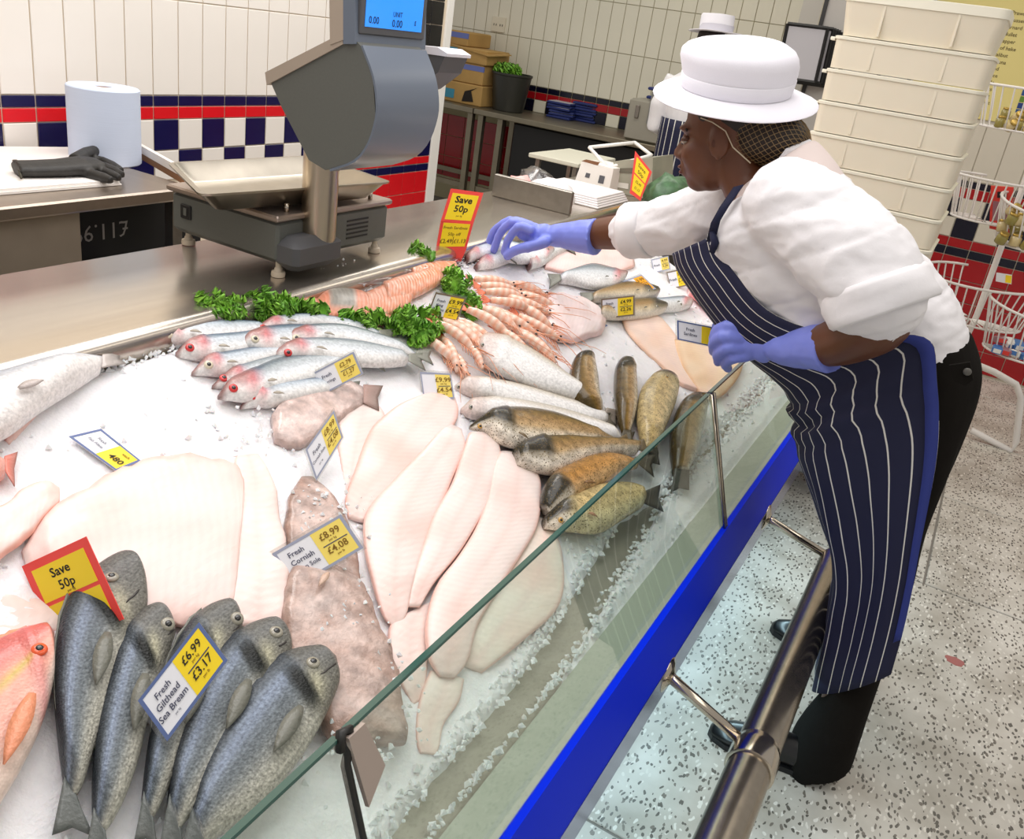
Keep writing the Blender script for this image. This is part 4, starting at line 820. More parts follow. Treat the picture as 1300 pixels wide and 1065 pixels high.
# clear plastic sheet pulled back over the salmon
CLR = clearmat('clear_film', (.97, .97, .98), .22, .12)
rows = []
for i in range(16):
    row = []
    for j in range(16):
        u, v = i/15, j/15; px = 440+u*150; py = 352-u*28+v*(8+14*sin(pi*u)); p = bed(px, py, .022+.016*abs(noise.noise(Vector((u*5, v*4, 2))))+.008*noise.noise(Vector((u*11, v*9, 7)))); row.append(p)
    rows.append(row)
tag(MB().grid(rows, .0006).build('plastic_film', CLR), 'crumpled clear plastic film over the salmon along the shelf edge', 'film')
# ================================================================== PRICE TAGS
CARD = mat('card_white', (.94, .94, .96), .5); YEL = mat('card_yellow', (1.0, .87, .13), .5); YELP = mat('card_pale_yellow', (.97, .87, .42), .5); BORD = mat('card_blue_border', (.36, .43, .62), .5); BORDP = mat('card_grey_border', (.62, .64, .72), .5)
REDC = mat('card_red', (.97, .30, .27), .5); TXT = mat('print_dark', (.12, .10, .08), .7); TXTB = mat('print_bluegrey', (.28, .29, .38), .7); TXTO = mat('print_ochre', (.50, .37, .06), .7); BRB = mat('card_brown_border', (.50, .43, .36), .5)
HOLD = clearmat('tag_holder', (.93, .93, .92), .25, .1)
class Card:
    """a flat card in the shop: four corners (text order TL TR BR BL) on the plane through p with normal n"""
    def __init__(s, quad, n, p):
        s.n = Vector(n).normalized(); s.c = [onplane(a, b, p, s.n) for a, b in quad]
    def at(s, u, v, h=0): a = s.c[0].lerp(s.c[1], u); b = s.c[3].lerp(s.c[2], u); return a.lerp(b, v) + s.n*h
    def panel(s, u0, v0, u1, v1, h, t, name, m, parent):
        q = [s.at(u0, v0, h), s.at(u0, v1, h), s.at(u1, v1, h), s.at(u1, v0, h)]
        return MB().prism(q, s.n*t).build(name, m, parent, smooth=False)
    def frame(s, u0, v0, u1, v1, wu, wv, h, t, name, m, parent):
        o = [(u0, v0), (u0, v1), (u1, v1), (u1, v0)]; i = [(u0+wu, v0+wv), (u0+wu, v1-wv), (u1-wu, v1-wv), (u1-wu, v0+wv)]; b = MB(); vs = [s.at(*q, h) for q in o+i] + [s.at(*q, h+t) for q in o+i]; fs = []
        for k in range(4):
            j = (k+1) % 4; fs += [(8+k, 8+j, 12+j, 12+k), (k, j, 8+j, 8+k), (4+j, 4+k, 12+k, 12+j), (j, k, 4+k, 4+j)]
        return b.add(vs, fs).build(name, m, parent, smooth=False)
    def text(s, t, u, v, hv, m, parent, h=.0012, bold=.012, sq=1.0):
        """hv cap height as a fraction of the card's height"""
        vs, fs = text2d(t, bold); U = (s.c[1]-s.c[0]).length; W = (s.c[3]-s.c[0]).length; k = hv/.7; ku = k*W/U*sq
        return MB().add([s.at(u+p.x*ku, v-(p.y-.33)*k, h) for p in vs], fs).build('lettering', m, parent, smooth=False)
def price_tag(label, quad, n, anchor, texts, split=.52, bord=BORD, yel=YEL, txt=TXTB, bw=.045, lines=True, holder=.05, name='price_tag'):
    c = Card(quad, n, anchor); base = (c.c[2]+c.c[3])/2
    g = thing(name, label, 'price tag', base, 'price tags on the ice')
    if holder: c.panel(-holder, -holder*1.6, 1+holder*.6, 1+holder, -.0030, .0012, 'holder', HOLD, g)
    c.panel(0, 0, 1, 1, -.0014, .0010, 'card', CARD, g)
    c.frame(0, 0, 1, 1, bw, bw*1.5, -.0003, .0006, 'border', bord, g)
    if split: c.panel(split, bw*1.5, 1-bw, 1-bw*1.5, -.0003, .0005, 'price_panel', yel, g)
    if lines and split: c.panel(split+.06, .49, 1-bw-.03, .515, .0003, .0004, 'rule', txt if lines is True else lines, g)
    for t, u, v, hv, *m in texts: c.text(t, u, v, hv, m[0] if m else txt, g)
    return g
def PRI(a, b, m=TXT, u=.74): return [(a, u, .26, .17, m), ('per kg', u, .41, .055, TXTO), (b, u, .64, .17, m), ('per lb', u, .80, .055, TXTO)]
price_tag('blue framed tag reading Fresh Gilthead Sea Bream, tucked between the breams', [(175,889.5),(252.6,789.6),(289,838),(212.4,941)], (.45,-.55,.7), bed(215,925,.085), [('Fresh', .27, .27, .13), ('Gilthead', .27, .46, .13), ('Sea Bream', .27, .65, .13), ('per kg', .27, .80, .04)] + PRI('£6.99', '£3.17'))
price_tag('tag reading Fresh Cornish Sole, standing across the brown soles', [(345,702.9),(432.7,652.7),(461.5,695.4),(373.8,747)], (.42,-.64,.65), bed(405,735,.034), [('Fresh', .26, .26, .13), ('Cornish', .29, .47, .13), ('Lemon Sole', .27, .68, .11)] + PRI('£8.99', '£4.08', TXTO), bord=BORDP, yel=YELP)
price_tag('tall tilted tag standing by the rear brown sole, beside the fillet fan', [(387.8,570.7),(423.9,520.8),(435.7,555),(401.5,610)], (.5,-.6,.6), bed(402,608,.02), [('Fresh', .27, .34, .12), ('Cornish Sole', .27, .56, .085), ('per kg', .27, .76, .05)] + PRI('£8.99', '£4.08', TXTO), bord=BORDP, yel=YELP)
price_tag('tag reading Fresh and priced 2.79, among the blue backed herrings', [(395.6,474.4),(449,446.2),(461.2,474.4),(407.6,502.5)], (.28,-.88,.39), bed(430,490,.045), [('Fresh', .28, .36, .14), ('Herrings', .28, .62, .12)] + PRI('£2.79', '£1.27', TXTO), bord=BORDP, yel=YELP)
price_tag('pale washed out tag upright behind the first fillet', [(533,472),(572,474),(577,506),(538,509)], (.4,-.75,.5), bed(556,508,.004), PRI('£9.99', '£4.54', TXTO, .72), bord=BORDP, yel=YELP, split=.48)
price_tag('grey framed tag standing between salmon and prawns', [(553.2,370.8),(591.8,378.2),(580,408),(541.5,400.6)], (.4,-.86,.3), bed(560,404,.03), [('Fresh', .28, .30, .11), ('King', .28, .48, .11), ('Prawns', .28, .66, .11)] + PRI('£9.99', '£4.54', TXT, .74), bord=BRB)
price_tag('brown framed tag with a yellow half, before the grey sea fish', [(763,379.6),(805.7,374.7),(805.7,400.4),(763,405)], (.13,-.94,.32), bed(784,403,.03), [('Fresh', .26, .28, .12), ('Rainbow', .26, .48, .11), ('Trout', .26, .68, .12)] + PRI('£4.99', '£2.26', TXT), bord=BRB, split=.50)
LY = (.347, 0, .938)
price_tag('tag lying flat on bare ice showing 480 each, upside down', [(128.2,544.3),(179,585),(148,598),(87.3,553.9)], LY, bed(135,575,.012), [('Fresh', .30, .36, .10), ('Fish Fillets', .30, .58, .09), ('480', .78, .62, .22, TXT), ('each', .80, .26, .10, TXTO)], lines=False, holder=0)
price_tag('narrow tag lying flat on the ice behind the monkfish', [(732.5,377),(771.5,413.8),(759.3,417.4),(719,379.6)], (.5,-.3,.8), bed(745,398,.012), [('Fresh', .30, .4, .14), ('5.99', .74, .35, .2, TXTO), ('2.71', .74, .72, .2, TXTO)], bord=BORD, yel=YEL, lines=False, holder=0)
price_tag('small pale tag farthest back, under the rolled sleeve', [(826.5,329.6),(848.4,324.7),(851,341.8),(830,346.7)], (.3,-.85,.4), bed(838,346,.004), [('Fresh', .27, .5, .14)] + PRI('4.99', '2.26', TXTO), bord=BORDP, yel=YELP)
price_tag('small framed tag beside the apron bib', [(846,345.4),(869,340.5),(872.8,362.5),(851,367.4)], (.3,-.85,.4), bed(861,366,.004), [('Fresh', .27, .5, .14)] + PRI('5.49', '2.49', TXTO), bord=BRB)
price_tag('tilted tag with an orange half, just behind the grey sea fish', [(790,357),(814,348.5),(833,366.5),(809,375)], (.45,-.5,.75), bed(812,372,.02), [('Fresh', .25, .5, .14)] + PRI('3.99', '1.81', TXTO), yel=mat('card_orange', (.98, .68, .10), .5), bord=BORDP)
# tag between the fingers of the left glove: placed at the hand
price_tag('white tag reading Fresh Sardines held in the left blue glove', [(859.4,406.4),(904.5,415),(903.3,440),(860,431)], (.45,-.85,.3), ony(906, 428, 2.0), [('Fresh', .38, .36, .15), ('Sardines', .38, .60, .15)], split=.70, lines=False)
# red and yellow offer cards
def offer(label, quad, n, anchor, quad2=None, n2=None, txt=TXT, small=True):
    c = Card(quad, n, anchor); g = thing('offer_card', label, 'sign', (c.c[2]+c.c[3])/2, 'red and yellow offer cards')
    c.panel(0, 0, 1, 1, -.0014, .0012, 'card', REDC, g)
    return c, g
c, g = offer('red and yellow Save 50p card standing behind the raised sea bream', [(27.3,718.9),(109,681),(157,786),(73,822)], (.17,-.925,.34), bed(115,804,.017))
c.panel(.10, .10, .90, .50, -.0002, .0005, 'save_panel', YEL, g); c.panel(.10, .545, .90, .96, -.0002, .0005, 'price_panel', YEL, g)
c.text('Save', .48, .215, .105, TXT, g, .0006, .02); c.text('50p', .50, .375, .105, TXT, g, .0006, .015); c.text('per kg', .52, .465, .03, TXTO, g, .0006)
c, g = offer('tall red and yellow Save 50p sign standing beside the blue glove', [(572.3,239.2),(613.8,244.8),(600.9,283.5),(559.4,280.8)], (.35,-.9,.25), bed(575,322,.035))
c.panel(.10, .12, .90, .93, -.0002, .0005, 'save_panel', YEL, g)
c.text('Save', .50, .30, .20, TXT, g, .0006, .03); c.text('50p', .50, .58, .20, TXT, g, .0006, .02); c.text('per kg', .5, .80, .05, TXTO, g, .0006)
p0 = (c.c[2]+c.c[3])/2
d = Card([(559.4,280.8),(600.9,283.5),(591.7,316.8),(553,317.7)], (.35,-.93,.12), p0)
d.panel(0, 0, 1, 1, -.0014, .0012, 'lower_card', REDC, g); d.panel(.10, .04, .92, .88, -.0002, .0005, 'price_panel', YEL, g)
d.text('Fresh Sardines', .5, .20, .10, TXTO, g, .0006); d.text('50p off', .5, .43, .11, TXTO, g, .0006); d.text('£2.49', .28, .68, .14, TXTO, g, .0006, .02); d.text('£1.13', .72, .68, .14, TXTO, g, .0006, .02); d.panel(.49, .52, .51, .80, .0003, .0004, 'rule', TXTO, g)
e = Card([(553,317.7),(591.7,316.8),(585,332),(562,332)], (.35,-.93,.12), p0); e.panel(0, 0, 1, 1, -.0014, .0012, 'card_foot', REDC, g)
c, g = offer('small slanting red and yellow offer card before the grey carton', [(806.5,191.6),(827.7,218.4),(813,255),(799.5,245)], (.6,-.75,.28), Vector((-1.33, 3.42, .95)))
c.panel(.12, .08, .88, .46, -.0002, .0005, 'save_panel', YEL, g); c.panel(.12, .50, .88, .90, -.0002, .0005, 'price_panel', YEL, g)
c.text('Save', .5, .20, .09, TXTO, g, .0006, .02, 1.3); c.text('50p', .5, .36, .09, TXTO, g, .0006, .02, 1.3); c.text('£2.49', .5, .62, .07, TXTO, g, .0006, .02, 1.2); c.text('£1.13', .5, .78, .07, TXTO, g, .0006, .02, 1.2)
# ================================================================== BEYOND THE COUNTER
# wrapped packs, paper and a carton at the end of the steel shelf
WRAP = mat('white_wrap', (.94, .92, .92), .35, bump=(30, .4)); FILM = clearmat('wrap_film', (.93, .92, .93), .45, .2)
def crumple(c, rx, ry, rz, m, name, label, cat, seed, parent=None, n=18, mm=10, amp=.25):
    b = MB(); rings = []
    for i in range(mm+1):
        th = pi*i/mm*.98+.03; ring = []
        for k in range(n):
            a = 2*pi*k/n; p = Vector((sin(th)*cos(a), sin(th)*sin(a), -cos(th))); f = 1+amp*noise.noise(p*2.3+Vector((seed, 0, 0)))+amp*.5*noise.noise(p*6+Vector((seed, 3, 0)))
            q = Vector((p.x*rx*f, p.y*ry*f, max(p.z*f, -.6)*rz+.6*rz)); ring.append(Vector(c)+q)
        rings.append(ring)
    b.loft(rings); o = b.build(name, m, parent)
    if label: tag(o, label, cat)
    return o
crumple((-1.60, 3.03, .951), .055, .07, .05, mat('pink_meat', (.95, .70, .68), .4, nz=(30, .1)), 'wrapped_pack', 'pink pack in clear wrap at the left end of the steel plate', 'pack', 1)
crumple((-1.48, 3.06, .951), .10, .08, .055, WRAP, 'plastic_bag', 'crumpled white plastic bag behind the upright steel plate', 'bag', 5)
crumple((-1.62, 3.20, .951), .08, .07, .06, FILM, 'clear_bag', 'clear plastic bag crumpled behind the pink pack', 'bag', 9)
t = thing('paper_stack', 'stack of white wrapping paper on the shelf behind the steel plate', 'paper', (-1.45, 3.25, .95))
for k in range(5): MB().bbox((-1.64+.006*k, 3.16+.005*k, .951+.008*k), (-1.312-.005*k, 3.47-.004*k, .9585+.008*k), .002).build('sheet', WRAP, t, smooth=False)
# white carton with a torn flap, then a grey machine with a white hinged frame
t = thing('carton', 'small white carton with two holes and a torn brown flap', 'carton', (-1.46, 3.60, .95))
A_ = [onplane(*p, Vector((-1.46, 3.55, .95)), Vector((.25, -1, .12)).normalized()) for p in ((729, 232), (773, 243), (779, 214), (739, 204))]
ex = Vector((.03, .16, 0)); MB().prism(A_, ex).build('box', mat('carton_white', (.93, .91, .88), .6), t, smooth=False)
def lerp4(A, u, v): return A[0].lerp(A[1], u).lerp(A[3].lerp(A[2], u), v)
nA = (A_[1]-A_[0]).cross(A_[3]-A_[0]).normalized()
for u, v, w, h in ((.30, .45, .13, .20), (.72, .42, .16, .34)):
    MB().prism([lerp4(A_, u-w/2, v-h/2)+nA*.0015, lerp4(A_, u+w/2, v-h/2)+nA*.0015, lerp4(A_, u+w/2, v+h/2)+nA*.0015, lerp4(A_, u-w/2, v+h/2)+nA*.0015], -nA*.001).build('hole', mat('hole_grey', (.35, .35, .37), .6), t, smooth=False)
MB().prism([lerp4(A_, -.02, .98), lerp4(A_, .5, .96), lerp4(A_, .55, 1.12)+nA*.01, lerp4(A_, .12, 1.10)+nA*.012], -nA*.003).build('torn_flap', mat('torn_card', (.60, .42, .30), .8), t, smooth=False)
t = thing('film_wrapper', 'grey tabletop wrapping machine with raised white frame beyond the carton', 'machine', (-1.33, 3.75, .95))
B_ = [ony(*p, 3.62) for p in ((775, 250), (828, 250), (829, 200), (779, 205))]
for p in B_[:2]: p.z = .951
MB().prism(B_, (0, .26, 0)).build('body', mat('machine_grey', (.63, .62, .55), .35, nz=(8, .2)), t, smooth=False)
for u, v, w, h in ((.25, .25, .34, .16), (.3, .70, .42, .14)): MB().prism([lerp4(B_, u-w/2, v-h/2)+Vector((0, -.003, 0)), lerp4(B_, u+w/2, v-h/2)+Vector((0, -.003, 0)), lerp4(B_, u+w/2, v+h/2)+Vector((0, -.003, 0)), lerp4(B_, u-w/2, v+h/2)+Vector((0, -.003, 0))], (0, .002, 0)).build('panel', mat('panel_pale' if u < .28 else 'panel_dark', (.85, .84, .80) if u < .28 else (.42, .40, .34), .4), t, smooth=False)
F_ = [ony(748, 187, 3.66), ony(772, 213, 3.60), ony(827, 197, 3.72), ony(806, 181, 3.80)]
for a, b in ((0, 1), (1, 2), (2, 3), (3, 0)): MB().tube([F_[a], F_[b]], .008, 8).build('frame_bar', WHITEP, t)
# kale sack on the shelf end
crumple((-1.19, 3.62, .93), .10, .13, .09, mat('sack_green', (.30, .44, .30), .35, nz=(25, .5), bump=(40, .5)), 'green_bag', 'green bag of leaves between the offer card and the white sleeve', 'bag', 12)
MB().bbox((-1.74, 3.86, 0), (-1.05, 3.90, .93)).build('end_panel', STEELD, ct, smooth=False)
# white topped low table in the aisle
t = thing('folding_table', 'low white topped table in the dark aisle behind the packs', 'table', (-2.2, 4.78, 0))
MB().bbox((-2.36, 4.52, .875), (-2.04, 5.05, .90), .004).build('tabletop', mat('top_cream', (.87, .86, .79), .45), t, smooth=False)
for x in (-2.33, -2.09):
    for y in (4.56, 5.0): MB().box((x, y, 0), (x+.025, y+.025, .875)).build('leg', STEELD, t, smooth=False)
# prep tables along the back wall
PT = mat('prep_steel', (.56, .53, .46), .4, .85, nz=(12, .1))
def prep(x0, x1, label, legs):
    t = thing('prep_table', label, 'table', ((x0+x1)/2, 6.4, 0), 'steel prep tables at the back wall')
    MB().bbox((x0, 6.10, .86), (x1, 6.73, .90), .005).build('tabletop', PT, t, smooth=False)
    for x in legs:
        for y in (6.14, 6.66): MB().box((x, y, 0), (x+.045, y+.045, .86)).build('leg', PT, t, smooth=False)
    for y in (6.15, 6.67): MB().box((x0+.05, y, .26), (x1-.05, y+.03, .30)).build('rail', PT, t, smooth=False)
    return t
prep(-5.0, -3.735, 'steel prep table in the far corner under the cardboard boxes', (-4.9, -3.80))
prep(-3.725, -1.55, 'long steel prep table at the back wall under the blue packs', (-3.70, -3.52, -1.62))
tag(MB().bbox((-3.40, 6.2, .30), (-1.7, 6.7, .845), .01).build('dark_void_box', mat('void_black', (.06, .055, .06), .5), smooth=False), 'black box standing for the dark void under the long prep table', 'dark void')  # black box put in for the darkness of the empty gap
# cardboard boxes, bucket of kale
BOXM = mat('cardboard', (.70, .56, .33), .8, nz=(6, .15)); BLT = mat('tape_blue', (.40, .45, .70), .5); TEAL = mat('label_teal', (.22, .55, .66), .5)
for k, (x0, x1, y0, z0, z1, dx, lb) in enumerate(((-4.22, -3.76, 6.25, .901, 1.06, .0, 'cardboard box at the bottom of the corner stack, with teal print'), (-4.20, -3.78, 6.27, 1.061, 1.215, .02, 'cardboard box in the middle of the corner stack, with blue tape'), (-4.24, -3.76, 6.26, 1.216, 1.33, .0, 'open flapped cardboard box third in the corner stack'), (-4.2, -3.98, 6.3, 1.331, 1.44, .0, 'small cardboard box topmost of the corner stack'))):
    t = thing('cardboard_box', lb, 'box', ((x0+x1)/2, y0+.18, z0), 'cardboard boxes in the far corner')
    MB().bbox((x0, y0, z0), (x1, y0+.36, z1), .008).build('carton_body', BOXM, t, smooth=False)
    if k in (1, 3): MB().box((x0-.002, y0-.002, z1-.05), (x1+.002, y0+.01, z1-.01)).build('tape', BLT, t, smooth=False)
    if k in (0, 2): MB().box((x0+.01, y0-.003, z0+.03), (x0+.20, y0+.002, z0+.10)).build('print', TEAL, t, smooth=False)
    if k == 2:
        MB().prism([Vector(p) for p in ((x0+.1, y0, z1), (x1+.03, y0-.02, z1-.04), (x1+.05, y0+.3, z1-.02), (x0+.1, y0+.36, z1))], (0, 0, .008)).build('flap', BOXM, t, smooth=False)
    if k == 0: MB().prism([Vector(p) for p in ((x1-.18, y0-.004, z0+.02), (x1-.07, y0-.004, z0+.03), (x1-.10, y0-.004, z0+.11), (x1-.05, y0-.004, z0+.14), (x1-.16, y0-.004, z0+.10))], (0, .003, 0)).build('torn_hole', mat('box_inside', (.12, .09, .06), .8), t, smooth=False)
bc = Vector((-3.60, 6.42, .901)); t = thing('black_bucket', 'black plastic bucket with green leaves on the prep table', 'bucket', bc)
MB().lathe([(.12, 0), (.125, .004), (.158, .27), (.166, .275), (.166, .29), (.155, .29), (.120, .02)], bc, 28, cap1=False).build('pail', mat('bucket_black', (.16, .16, .14), .45), t, sharp=40)
t2 = thing('kale_bunch', 'green kale poking out of the black bucket', 'kale', bc+Vector((0, 0, .26)))
for k in range(14):
    o = bpy.data.objects.new('leaf', KL[k % 3]); COL.objects.link(o); o.parent = t2; a = k*2.4
    M = Matrix.Rotation(a, 4, 'Z') @ Matrix.Rotation(.9, 4, 'X') @ Matrix.Scale(1.8, 4); M.translation = Vector((-.05+.06*cos(a), .05*sin(a), .0)); o.matrix_local = M
MB().lathe([(.148, .0), (.0, .004)], bc+Vector((0, 0, .235)), 24, cap1=False).build('leaf_bed', KALE[1], t2)
# blue trays in piles
TR = mat('tray_blue', (.12, .17, .40), .4); TRW = mat('tray_pale', (.72, .72, .74), .4)
for px, py, n, pn in ((713, 147, 6, 'left'), (743, 151, 7, 'middle'), (774, 156, 6, 'right')):
    p = onz(px, py, .92); z = .901
    for k in range(n):
        w, d, h = .105, .085, .018; t = thing('food_tray', 'flat blue pack, %s from the bottom of the %s pile on the prep table' % (('first', 'second', 'third', 'fourth', 'fifth', 'sixth', 'seventh')[k], pn), 'pack', (p.x, p.y, z), 'blue packs in piles')
        M = Matrix.Translation((p.x+random.uniform(-.012, .012), p.y+random.uniform(-.01, .01), z)) @ Matrix.Rotation(random.uniform(-.12, .12)+.1, 4, 'Z')
        MB().bbox((-w, -d, 0), (w, d, h), .005, M).build('pack_body', TR, t, smooth=False)
        MB().bbox((-w*.9, -d*.85, h), (w*.9, d*.85, h+.003), .001, M).build('pack_lid', TRW if k % 2 else TR, t, smooth=False); z += h+.0035
# label machine behind the second worker
t = thing('tray_sealer', 'pale grey counter machine at the right end of the prep table', 'machine', (-2.3, 6.35, .90))
MB().bbox((-2.46, 6.15, .901), (-2.06, 6.55, 1.19), .015).build('housing', mat('sealer_grey', (.60, .58, .53), .45, nz=(6, .06)), t, sharp=40)
MB().bbox((-2.30, 6.135, 1.03), (-2.08, 6.16, 1.26), .008).build('front_panel', mat('panel_grey', (.48, .48, .47), .5), t, smooth=False)
MB().box((-2.28, 6.128, 1.02), (-2.17, 6.136, 1.075)).build('label', CARD, t, smooth=False)
MB().bbox((-2.40, 6.135, 1.06), (-2.37, 6.152, 1.15), .004).build('handle', STEELD, t, smooth=False)
for dz in (0, .06): MB().bbox((-2.36, 6.2, 1.20+dz), (-2.14, 6.45, 1.222+dz), .006).build('blue_tray', TR, t, smooth=False)
MB().bbox((-2.20, 6.3, 1.26), (-2.05, 6.45, 1.40), .01).build('display', mat('panel_grey', (.48, .48, .47), .5), t, smooth=False)
# wall socket and small wall plate
for c, w, h, lb in ((ony(633, 31, BY-.012), .062, .06, 'white double wall socket above the cardboard boxes'),):
    t = thing('wall_socket', lb, 'socket', c); MB().bbox((c.x-w, BY-.018, c.z-h), (c.x+w, BY-.0065, c.z+h), .003).build('plate', mat('socket_white', (.85, .82, .74), .5), t, smooth=False)
    for s in (-1, 1):
        for q in (-1, 1): MB().box((c.x+s*.03+q*.011-.003, BY-.0195, c.z-.012), (c.x+s*.03+q*.011+.003, BY-.0178, c.z+.004)).build('pin_hole', BLACKP, t, smooth=False)
# leaflet holders on the door edge
t0 = [(1000, 30), (1051, 36), (1035, 105), (986, 98)]
for k in range(5):
    p = Vector((-1.13, 5.62, 1.5)); n = Vector((.1, -1, 0)).normalized()
    q = [onplane(a+(4+3.2*k if k else 0), b+1.2*k, p+Vector((0, -.024*k, 0)) if 0 else p+Vector((0, .026*k, 0)), n) for a, b in t0]
    t = thing('display_frame', ['front black framed display panel with grey sheet on the door jamb', 'second black display panel behind the front one', 'third black display panel in the rack', 'fourth black display panel in the rack', 'rearmost black display panel in the rack'][k], 'frame', (q[2]+q[3])/2, 'black framed display panels')
    MB().prism(q, Vector((0, .006, 0))).build('sheet', mat('sheet_grey', (.72, .71, .73), .5), t, smooth=False)
    for a, b in ((0, 1), (1, 2), (2, 3), (3, 0)): MB().tube([q[a], q[b]], .011, 4).build('frame_bar', mat('frame_black', (.07, .06, .06), .5), t, smooth=False)
# ------------------------------------------------------------------ stack of white tubs behind the fishmonger
TUB = mat('tub_cream', (.88, .84, .76), .45, sss=.1, nz=(4, .03)); RIM = mat('tub_rim', (.92, .90, .83), .4)
X0, X1, TY0, TY1 = -.634, -.122, 3.315, 3.695
def tub_rings(b, z0, z1, ins, r=.03):
    cx, cy, hx, hy = (X0+X1)/2, (TY0+TY1)/2, (X1-X0)/2, (TY1-TY0)/2
    b.loft([rrect(cx, cy, hx-ins-.001, hy-ins-.001, r, z0), rrect(cx, cy, hx-.005, hy-.005, r, z1)])
TL_ = ['topmost white tub of the tall stack, with the deep open rim', 'second white tub from the top of the tall stack', 'third white tub from the top of the tall stack', 'fourth white tub from the top of the tall stack', 'fifth white tub from the top, level with the white collar', 'sixth white tub from the top, behind the white coat', 'seventh white tub from the top, lowest one showing']
zs = [1.69-.1065*k for k in range(15)]
for k in range(13):
    z1 = 1.83 if k == 0 else zs[k-1]; z0 = zs[k]
    t = thing('plastic_tub', TL_[k] if k < 7 else '%s white tub from the top, low in the stack behind the fishmonger' % ('eighth', 'ninth', 'tenth', 'eleventh', 'twelfth', 'thirteenth')[k-7], 'tub', ((X0+X1)/2, (TY0+TY1)/2, z0), 'white tubs stacked tall')
    b = MB(); tub_rings(b, z0+.003, z1-(.009 if k else .03), .008 if k else .02); b.build('tub_body', TUB, t, sharp=40)
    cx, cy, hx, hy = (X0+X1)/2, (TY0+TY1)/2, (X1-X0)/2, (TY1-TY0)/2; lip = .011 if k else .030
    b = MB(); b.loft([rrect(cx, cy, hx-.012, hy-.012, .03, z1-lip-.002), rrect(cx, cy, hx-.001, hy-.001, .035, z1-lip), rrect(cx, cy, hx, hy, .035, z1-.002), rrect(cx, cy, hx-.006, hy-.006, .033, z1)], cap1=(k != 0) or True); b.build('rim', RIM, t, sharp=30)
    for fx in (.27, .72): MB().bbox((X0+(X1-X0)*fx-.004, TY0+.0045, z0+.01), (X0+(X1-X0)*fx+.004, TY0+.020, z1-.02), .001).build('rib', TUB, t, smooth=False)
    if 1 <= k < 7: MB().bbox((X0-.012, TY0+.02, z1-.018), (X0+.004, TY0+.05, z1-.006), .002).build('lug', RIM, t, smooth=False)
zb_ = zs[12]; t = thing('tub_dolly', 'low wheeled dolly under the stack of white tubs', 'dolly', ((X0+X1)/2, (TY0+TY1)/2, 0))
MB().bbox((X0+.02, TY0+.02, .09), (X1-.02, TY1-.02, zb_+.012), .01).build('deck', mat('dolly_grey', (.5, .5, .5), .5), t, smooth=False)
for x in (X0+.07, X1-.07):
    for y in (TY0+.07, TY1-.07): MB().lathe([(.02, -.012), (.04, -.010), (.04, .010), (.02, .012)], (x, y, .041), 16, Matrix.Rotation(pi/2, 3, 'X')).build('wheel', BLACKP, t)
# ------------------------------------------------------------------ poster
t = thing('fish_poster', 'pale yellow wall poster listing fish names beside the tub stack', 'poster', (-.1, RY-.02, 1.46))
PY_ = RY-.010; MB().bbox((-.62, PY_-.008, 1.44), (.42, PY_, 2.25), .002).build('sheet', mat('poster_yellow', (.86, .80, .52), .5), t, smooth=False)
MOS = [mat('mosaic_green', (.36, .52, .16), .4), mat('mosaic_blue', (.13, .30, .52), .4), mat('mosaic_navy', (.10, .22, .48), .4)]
for i in range(13):
    for j in range(2):
        x = -.035+.034*j; z = 1.46+.034*i; MB().box((x, PY_-.0095, z), (x+.030, PY_-.008, z+.030)).build('mosaic_square', MOS[(i+j*2) % 3], t, smooth=False)
for i in range(8):
    x = -.60+.05*i; MB().box((x, PY_-.0095, 1.452), (x+.045, PY_-.008, 1.49)).build('mosaic_square', MOS[(i+1) % 3], t, smooth=False)
for k, s in enumerate(('Prawns', 'Mussel', 'Gurnard', 'Mullet', 'Snapper', 'Fillet of hake', 'Halibut', 'Fish tuna', 'Cod', 'Plaice', 'Sole', 'Bass', 'Ling', 'Turbot')):
    z = 2.00-.036*k; vs, fs = text2d(s, .01); w = max(v.x for v in vs)*.030
    flat_text(s, Vector((-.165-.0*k-w*.2-.012*min(k, 8)*.4, PY_-.0085, z)), Vector((1, 0, 0)), Vector((0, 0, 1)), .019, mat('poster_ink', (.35, .30, .14), .7), t)
# ------------------------------------------------------------------ wire basket stand with jars and packets
WIRE = mat('white_wire', (.92, .90, .88), .4)
st = thing('basket_stand', 'white wire basket stand by the red tiled wall, baskets in three tiers', 'stand', (.32, 4.55, 0))
def P_(px, py, y=4.45): return ony(px, py, y)
m = MB(); m.tube([P_(1233, 546, 4.62), P_(1284, 573, 4.62), P_(1290, 560, 4.62), P_(1296, 505, 4.62), P_(1290, 488, 4.62), P_(1262, 472, 4.62), P_(1240, 463, 4.62)], .016, 10); m.build('base_tube', WIRE, st)
m = MB(); a = P_(1240, 400, 4.62); b = P_(1305, 220, 4.62); m.tube([Vector((a.x-.04, 4.62, .06)), a, b, b+(b-a)*1.4], .014, 10); m.build('post', WIRE, st)
BASK = []
def basket(cx, cy, z0, z1, r, a0, a1, nw, dip=0.0):
    """half-round basket: rim and bottom hoops with upright wires"""
    b = MB(); N_ = 22; an = [a0+(a1-a0)*k/N_ for k in range(N_+1)]
    def pt(a, rr, z): return Vector((cx+rr*cos(a), cy+rr*sin(a)*.8, z))
    def top(a): return z1 - dip*max(0, sin((a-a0)/(a1-a0)*pi))**2
    b.tube([pt(a, r, top(a)) for a in an], .006, 6); b.build('rim_wire', WIRE, st)
    b = MB(); b.tube([pt(a, r*.82, z0) for a in an], .005, 6); b.build('bottom_wire', WIRE, st)
    for k in range(nw):
        a = a0+(a1-a0)*(k+.5)/nw; MB().tube([pt(a, r, top(a)), pt(a, r*.9, (top(a)+z0)/2), pt(a, r*.82, z0), pt(a, .03, z0)], .0035, 5, cap=False).build('wire', WIRE, st)
    BASK.append((cx, cy, z0))
